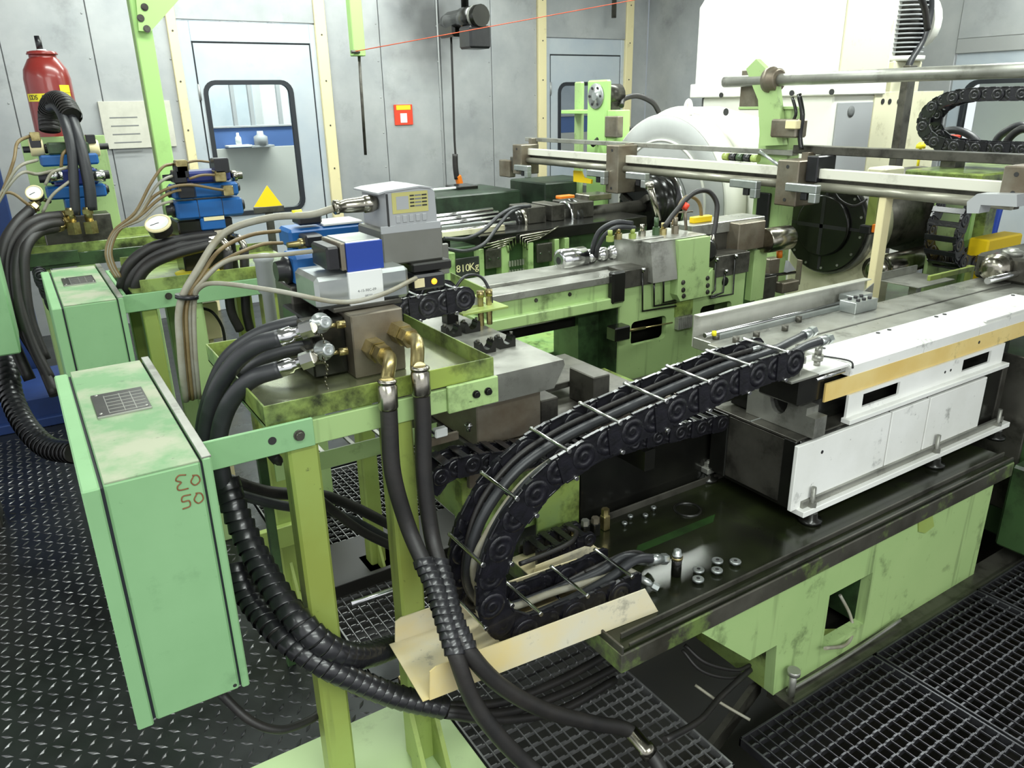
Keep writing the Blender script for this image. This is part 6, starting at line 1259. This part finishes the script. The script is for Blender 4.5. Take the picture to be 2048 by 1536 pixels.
obj('cable_cluster', MB().tube([(3.36, 2.629, 1.655), (3.36, 2.596, 1.558), (3.36, 2.598, 1.464), (3.36, 2.58, 1.393)], 0.012, 8).tube([(3.36, 2.666, 1.64), (3.36, 2.636, 1.569), (3.36, 2.651, 1.522)], 0.008, 8), 'oilblack', arm)
obj('cream_plug', MB().box(3.31, 3.35, 2.59, 2.656, 1.493, 1.535, 0.004), 'cream', arm)
obj('chain_guide', MB().box(3.40, 3.44, 2.783, 2.867, 0.937, 1.161, 0.006), 'black', arm)
pf2 = thing('pneumatic_fittings', 'row of green and black ring fittings on the strip beam', 'fittings', (3.35, 2.978, 1.339))
for k in range(5): obj('ring', MB().cyl((3.36, 3.077, 1.342) if False else (3.36, 3.084-0.05*k, 1.339), (3.36, 3.084-0.05*k-0.04, 1.339), 0.02, n=12), ('yelgreen', 'black', 'dkgreen', 'black', 'yelgreen')[k], pf2)
obj('link', MB().cyl((3.34, 2.821, 1.377), (3.3, 2.652, 1.316), 0.009, n=8), 'silver', pf2)
# small green stand with two uprights and a bearing disc, left of the flywheel
ps = thing('pulley_stand', 'pale green double upright stand with a round bearing plate before the second door', 'stand', (3.6, 4.85, 0.0))
yA, yB2 = 4.353, 4.568
wA_ = 0.10
top = 1.774
obj('upright', MB().box(3.55, 3.60, yA, yB2, 0.0, top, 0.012), 'palegreen', ps)
yC1, yC2 = 4.9, 4.996
obj('upright', MB().box(3.72, 3.76, 4.861, 4.944, 0.0, top, 0.012), 'green', ps)
obj('pulley', MB().cyl((3.61, (yA+yB2)/2, top-0.10), (3.75, (yA+yB2)/2, top-0.10), 0.075, n=18).box(3.63, 3.73, (yA+yB2)/2-0.06, (yA+yB2)/2+0.06, top-0.38, top-0.08, 0.01), 'steeldk', ps)
bd = obj('bearing_disc', MB().lathe((3.55, (yA+yB2)/2, top-0.105), (-1, 0, 0), [(0, 0.085), (0.008, 0.085), (0.012, 0.078), (0.012, 0.03), (0.02, 0.028)], 24), 'silver', ps)
for k in range(6): a = k*math.pi/3; obj('bolt', MB().cyl((3.538, (yA+yB2)/2+0.06*math.cos(a), top-0.105+0.06*math.sin(a)), (3.532, (yA+yB2)/2+0.06*math.cos(a), top-0.105+0.06*math.sin(a)), 0.009, n=8), 'inkdk', bd)
obj('cross_tube', MB().box(3.60, 3.74, yA, 4.944, 1.552, 1.578, 0.003), 'palegreen', ps)
obj('side_block', MB().box(3.56, 3.70, 4.27, yA, 1.347, 1.578, 0.006), 'palegreen', ps)
obj('grey_block', MB().box(3.54, 3.60, 4.221, yA, 1.401, 1.54, 0.006), 'steelbr', ps)
hose('flywheel_hose', [(3.7, 4.367, 1.602), (3.75, 4.401, 1.648), (3.85, 4.374, 1.666), (3.95, 4.327, 1.621), (4, 4.309, 1.553)], 0.018, 'rubber', 'black hose arching behind the top of the white flywheel guard', 'hoses by the flywheel')
hose('flywheel_hose', [(3.5, 4.431, 1.349), (3.6, 4.445, 1.405), (3.7, 4.402, 1.433), (3.85, 4.415, 1.444)], 0.018, 'rubber', 'black hose sweeping left from the white flywheel guard', 'hoses by the flywheel')
# ================================================================== white flywheel guard of the rear spindle
fg = thing('flywheel_guard', 'large white round flywheel guard with grey ring face', 'guard', (3.85, 3.83, 0.0))
cF = (3.83, 0.99)
obj('shell', MB().lathe((3.605, cF[0], cF[1]), (1, 0, 0), [(0, 0.562), (0.01, 0.566), (0.18, 0.566)], 64), 'white', fg)
obj('ring_face', MB().lathe((3.605, cF[0], cF[1]), (-1, 0, 0), [(0, 0.555), (0.006, 0.55), (0.007, 0.405), (0.0, 0.40)], 64), 'guardgrey', fg)
obj('ring_lip', MB().lathe((3.60, cF[0], cF[1]), (-1, 0, 0), [(0, 0.412), (0.012, 0.412), (0.012, 0.398), (0.0, 0.398)], 64, False), 'white', fg)
obj('hub_plate', MB().cyl((3.592, cF[0], cF[1]), (3.60, cF[0], cF[1]), 0.398, n=64), 'guardgrey', fg)
obj('rear_shell', MB().lathe((3.79, 3.875, 1.06), (1, 0, 0), [(0, 0.535), (0.01, 0.538), (0.36, 0.515)], 64), 'white', fg)
obj('side_cover', MB().prism([(3.42, 1.50), (3.875, 1.59), (3.90, 0.2), (3.12, 0.2), (3.12, 1.12)], 'x', 3.80, 4.14), 'white', fg)
obj('eye_bolt', MB().tube([(3.72, 3.761, 1.545), (3.72, 3.761, 1.60), (3.72, 3.761-0.02, 1.63), (3.72, 3.761-0.04, 1.60), (3.72, 3.761-0.04, 1.545)], 0.014, 8, 5), 'white', fg)
obj('plug_hole', MB().cyl((3.797, 3.497, 1.561), (3.80, 3.497, 1.561), 0.022, n=14), 'inkdk', fg)
obj('foot', MB().box(3.62, 4.10, 3.35, 4.35, 0.0, 0.5, 0.01), 'creamcast', fg)
ck3 = thing('rear_chuck', 'black chuck in front of the white flywheel guard', 'chuck', (3.45, 3.83, 0.81))
obj('disc', MB().lathe((3.59, 3.83, 0.985), (-1, 0, 0), [(0, 0.21), (0.06, 0.21), (0.07, 0.19), (0.10, 0.17), (0.20, 0.165), (0.205, 0.15)], 40), 'oilblack', ck3)
obj('ring', MB().lathe((3.592, 3.83, 0.985), (-1, 0, 0), [(0, 0.26), (0.03, 0.26), (0.035, 0.25)], 40), 'chrome', ck3)
for k in range(3): a = k*2*math.pi/3+0.5; obj('jaw', MB().obox((3.38, 3.83+0.10*math.cos(a), 0.985+0.10*math.sin(a)), (0.03, 0.10, 0.045), Matrix.Rotation(a, 3, 'X'), 0.004), 'steeldk', ck3)
# front chuck with cream head casting
hd = thing('head_casting', 'cream painted spindle head casting behind the front black chuck', 'casting', (3.95, 2.58, 0.0))
AX = (2.58, 0.995)
obj('barrel', MB().lathe((3.68, AX[0], AX[1]), (1, 0, 0), [(0, 0.245), (0.01, 0.25), (0.16, 0.25)], 48), 'creamcast', hd)
obj('pedestal', MB().box(3.70, 3.84, 2.30, 2.86, 0.0, 0.86, 0.02), 'creamcast', hd)
obj('drum', MB().lathe((3.84, AX[0], AX[1]+0.02), (1, 0, 0), [(0, 0.20), (0.5, 0.20), (0.505, 0.24), (0.60, 0.24)], 40), 'steeldk', hd)
obj('top_bracket', MB().box(3.74, 3.92, 2.36, 2.46, AX[1]+0.20, AX[1]+0.30, 0.01), 'creamcast', hd)
lc = Vector((3.634, 2.28, 0.803))
obj('lower_cylinder', MB().lathe(lc, (1, 0.03, 0.02), [(0, 0.03), (0.01, 0.065), (0.05, 0.065), (0.06, 0.055), (0.10, 0.055), (0.11, 0.062), (0.75, 0.062)], 24), 'nickel', hd)
obj('bed_block', MB().box(3.55, 5.0, 2.10, 2.95, 0.0, 0.52, 0.01), 'dkgreen', hd)
ck = thing('front_chuck', 'large black slotted chuck disc before the cream casting', 'chuck', (3.58, 2.58, 0.7))
obj('flange', MB().lathe((3.69, AX[0], AX[1]), (-1, 0, 0), [(0, 0.262), (0.05, 0.262), (0.056, 0.256)], 56), 'steel', ck)
fd = obj('face_disc', MB().lathe((3.635, AX[0], AX[1]), (-1, 0, 0), [(0, 0.25), (0.02, 0.25), (0.026, 0.242)], 56), 'oilblack', ck)
for r_ in (0, 1): obj('slot', MB().box(3.6065, 3.6095, AX[0]-(0.235 if r_ else 0.008), AX[0]+(0.235 if r_ else 0.008), AX[1]-(0.008 if r_ else 0.235), AX[1]+(0.008 if r_ else 0.235), 0), 'inkdk', fd)
for k in range(14): a = k*2*math.pi/14+0.15; obj('bolt', MB().cyl((3.61, AX[0]+0.225*math.cos(a), AX[1]+0.225*math.sin(a)), (3.604, AX[0]+0.225*math.cos(a), AX[1]+0.225*math.sin(a)), 0.007, n=8), 'steel', fd)
nd = obj('nose', MB().lathe((3.61, AX[0], AX[1]), (-1, 0, 0), [(0, 0.16), (0.016, 0.16), (0.02, 0.152)], 40), 'oilblack', ck)
for r_ in (0, 1): obj('slot', MB().box(3.5885, 3.5905, AX[0]-(0.15 if r_ else 0.010), AX[0]+(0.15 if r_ else 0.010), AX[1]-(0.010 if r_ else 0.15), AX[1]+(0.010 if r_ else 0.15), 0), 'inkdk', nd)
single('cream_post', MB().box(3.291, 3.35, 2.05, 2.085, 0.0, 1.235, 0.003), 'cream', 'slim cream square post in front of the dark drum', 'post')
hs2 = thing('hanging_switch', 'green hanging arm with black switch and orange cap beside the chuck', 'switch', (3.45, 2.211, 1.021))
obj('arm', MB().box(3.45, 3.48, 2.19, 2.239, 1.052, 1.208, 0.003), 'yelgreen', hs2)
obj('switch_body', MB().box(3.43, 3.49, 2.195, 2.255, 1.013, 1.056, 0.006), 'black', hs2)
obj('orange_cap', MB().box(3.435, 3.485, 2.177, 2.192, 1.025, 1.065, 0.003), 'orange', hs2)
hose('switch_lead', [(3.4, 2.405, 1.214), (3.4, 2.356, 1.166), (3.4, 2.284, 1.144), (3.42, 2.247, 1.162), (3.44, 2.242, 1.178)], 0.006, 'rubber', 'thin black lead drooping between the rail and the hanging switch', cat='cable')
# chain at the right, bending down then running right, with green plate
x_, = (3.9,)
ec, _ = energy_chain([(x_+0.02, 1.17), (x_-0.04, 1.05), (x_-0.05, 0.95), (x_+0.0, 0.87), (x_+0.10, 0.835), (x_+0.25, 0.835), (x_+0.42, 0.835)], 1.98, 2.14, 0.06, 0.08, 'wide black cable chain bending under the rail at the right', 1, True)
gpn = thing('guard_screen', 'green sheet guard beside the wide black chain at the right', 'guard', (x_+0.3, 2.2, 0.0))
obj('sheet', MB().box(x_+0.02, x_+0.34, 2.16, 2.18, 0.6, 1.19, 0.004), 'green', gpn)
obj('edge', MB().box(x_+0.34, x_+0.37, 2.14, 2.20, 0.0, 1.19, 0.004), 'palegreen', gpn)
obj('white_clip', MB().box(x_-0.06, x_+0.08, 1.96, 2.14, 1.18, 1.20, 0.004), 'labelwhite', gpn)
single('catch_tray', MB().box(3.41, 3.708, 1.90, 2.10, 0.808, 0.813, 0.001).box(3.41, 3.708, 2.09, 2.10, 0.813, 0.85, 0.001).box(3.536, 3.576, 1.98, 2.02, 0.0, 0.808, 0.002), 'steel', 'small steel catch tray below the wide black chain', 'tray')
single('sensor_rail', MB().box(3.418, 3.769, 1.86, 1.875, 0.849, 0.873, 0.002).box(3.768, 3.792, 1.86, 1.89, 0.7, 0.873, 0.002), 'yelgreen', 'thin yellow-green sensor rail behind the steel table', 'rail')
single('machine_plinth', MB().box(3.0, 5.2, 1.86, 2.10, 0.0, 0.66, 0.01), 'dkgreen', 'dark green machine base between the steel table and the chuck', 'machine base')
for k, (u, m_) in enumerate(((5.395, 'signred'), (5.492, 'labelblue'), (5.299, 'oilblack'))):
    single('riser_pipe', MB().tube([(u-0.05, 2.6, 0.0), (u-0.04, 2.6, 0.7), (u+0.02, 2.6, 1.15)], 0.02, 8, 3), m_, ('red', 'blue', 'black')[k]+' riser hose under the right end of the transfer rail', 'hose')
# ================================================================== white machine cabinet
wm = thing('white_cabinet', 'tall white machine cabinet with motor at the upper right', 'machine cabinet', (4.95, 3.85, 0.0))
obj('upper_housing', MB().prism([(3.25, 1.74), (4.465, 1.74), (4.465, 2.26), (4.30, 2.44), (3.25, 2.44)], 'x', 4.50, 5.00), 'white', wm)
obj('upper_back', MB().box(4.70, 5.30, 3.30, 4.40, 1.74, 2.9, 0.01), 'white', wm)
obj('skirt', MB().box(4.47, 5.02, 3.24, 4.49, 1.645, 1.74, 0.006), 'white', wm)
obj('lower_housing', MB().box(4.52, 5.75, 3.27, 4.40, 0.0, 1.645, 0.01), 'white', wm)
obj('grey_panel', MB().box(4.56, 4.93, 3.258, 3.272, 0.9, 1.60, 0.003), 'lightgrey', wm)
obj('cream_panel', MB().box(4.94, 5.74, 3.258, 3.272, 0.9, 1.66, 0.003), 'creamcast', wm)
obj('side_panel', MB().box(4.51, 5.0, 3.236, 3.25, 1.76, 2.43, 0.003), 'creamcast', wm)
obj('port', MB().lathe((4.697, 3.257, 1.544), (0, -1, 0), [(0, 0.035), (0.003, 0.035), (0.004, 0.01)], 18), 'concrete', wm)
for (u, v) in ((1765, 203), (1779, 203), (1797, 203)):
    q = {1765: (5.026, 3.258, 1.6), 1779: (5.105, 3.258, 1.598), 1797: (5.208, 3.258, 1.597)}[u]; obj('hole', MB().cyl(q, (q[0], 3.254, q[2]), 0.018, n=12), 'inkdk', wm)
for q in ((4.468, 4.168, 1.661), (4.468, 3.553, 1.664), (4.468, 3.25, 1.665)): obj('screw', MB().cyl(q, (4.462, q[1], q[2]), 0.018, n=10), 'inkdk', wm)
obj('grey_base', MB().box(4.56, 4.60, 3.9, 4.45, 0.9, 1.645, 0.004), 'concrete', wm)
mo = thing('drive_motor', 'grey finned drive motor on top of the white cabinet at the upper right', 'motor', (5.28, 3.3, 1.90))
mc = (5.266, 3.35); zf0, zf1 = 1.901, 2.55
obj('core', MB().cyl((mc[0], mc[1], zf0-0.02), (mc[0], mc[1], zf1), 0.12, n=24), 'steeldk', mo)
for k in range(16): obj('fin', MB().cyl((mc[0], mc[1], zf0+0.028*k), (mc[0], mc[1], zf0+0.010+0.028*k), 0.155, n=24), 'lightgrey', mo)
obj('flange', MB().cyl((mc[0], mc[1], zf0-0.05), (mc[0], mc[1], zf0-0.018), 0.17, n=24), 'white', mo)
obj('base_block', MB().box(mc[0]-0.16, mc[0]+0.16, 3.26, 3.5, 1.645, zf0-0.05, 0.008), 'creamcast', mo)
obj('end_cover', MB().lathe((mc[0]+0.12, mc[1]-0.02, zf0+0.2), (1, -0.3, 0.1), [(0, 0.17), (0.06, 0.17), (0.10, 0.12), (0.11, 0.03)], 20), 'white', mo)
hose('motor_cable', [(5.302, 3.2, 2.246), (5.326, 3.2, 2.129), (5.284, 3.2, 1.977), (5.188, 3.2, 1.854), (5.156, 3.2, 1.762)], 0.022, 'hose', 'grey cable curving down from the drive motor', cat='cable')
hose('motor_cable', [(5.099, 3.15, 2.231), (5.178, 3.15, 2.148), (5.241, 3.15, 2.032)], 0.020, 'rubber', 'short black cable beside the drive motor', cat='cable')
single('dark_post', MB().box(4.866, 4.948, 3.0, 3.05, 0.0, 1.812, 0.004), 'steeldk', 'slim dark vertical post before the white cabinet', 'post')
single('yellow_button', MB().lathe((4.609, 2.7, 1.339), (0, 0, 1), [(0, 0.026), (0.02, 0.026), (0.035, 0.012)], 14).cyl((4.609, 2.7, 1.339), (4.609, 2.7, 1.2), 0.008, n=8), 'labelyellow', 'yellow mushroom button above the strip beam', 'button')
# looping chain along Y at the upper right, hoses, red valve
lc2, _ = energy_chain([(0.0, 0.25), (-0.55, 0.25), (-0.84, 0.245), (-0.97, 0.20), (-1.02, 0.12), (-0.97, 0.04), (-0.84, 0.0), (-0.45, -0.005), (-0.1, -0.005)], -0.07, 0.07, 0.055, 0.065, 'black looped cable chain lying above the rail at the right edge', 1, True)
yq = 2.438
lc2.rotation_euler = (0, 0, -math.pi/2); base_ = Vector((-0.1, 0.0, -0.01-0.045))
# place so that the left-most bend sits at the seen spot: local x = -1.02 maps to the far end
lc2.location = (4.2, yq-0.92, 1.387-0.0375)
single('chain_shelf', MB().box(4.12, 4.30, 0.9, yq-0.02, 1.387-0.06, 1.387-0.045, 0.003).box(4.16, 4.26, 1.4, 1.5, 0.0, 1.387-0.06, 0.003).box(4.16, 4.26, yq-0.2, yq-0.12, 0.5, 1.387-0.06, 0.003), 'steeldk', 'dark shelf carrying the looped cable chain at the right edge', 'shelf')
for k, e in enumerate(([(4.4, 2.493, 1.433), (4.4, 2.413, 1.456), (4.4, 2.329, 1.437), (4.4, 2.259, 1.387), (4.4, 2.23, 1.332)], [(4.4, 2.184, 1.36), (4.4, 2.16, 1.431), (4.4, 2.084, 1.481), (4.4, 2.024, 1.475)], [(4.3, 2.079, 1.368), (4.3, 2.062, 1.43), (4.3, 2.011, 1.471), (4.3, 1.95, 1.456)])):
    hose('loop_hose', e, 0.02, 'rubber' if k == 2 else 'hose', ('grey hose arching inside the looped chain', 'grey hose rising to the right edge above the rail', 'black hose rising to the right edge above the rail')[k], 'hoses by the looped chain')
single('red_valve', MB().cyl((4.6, 2.506, 0.0), (4.6, 2.506, 1.352), 0.015, n=8).cyl((4.6, 2.506, 1.352), (4.6, 2.51, 1.406), 0.03, n=12).box(4.56, 4.64, 2.489, 2.561, 1.403, 1.42, 0.006), 'signred', 'small red valve handle behind the looped chain', 'valve')
single('oil_shelf', MB().box(3.9, 4.7, 1.95, 2.35, 1.281-0.04, 1.281, 0.008).box(4.5, 4.6, 2.2, 2.3, 0.0, 1.281-0.04, 0.004), 'oilgreen', 'oily green shelf plate between the rail and the strip beam', 'shelf')
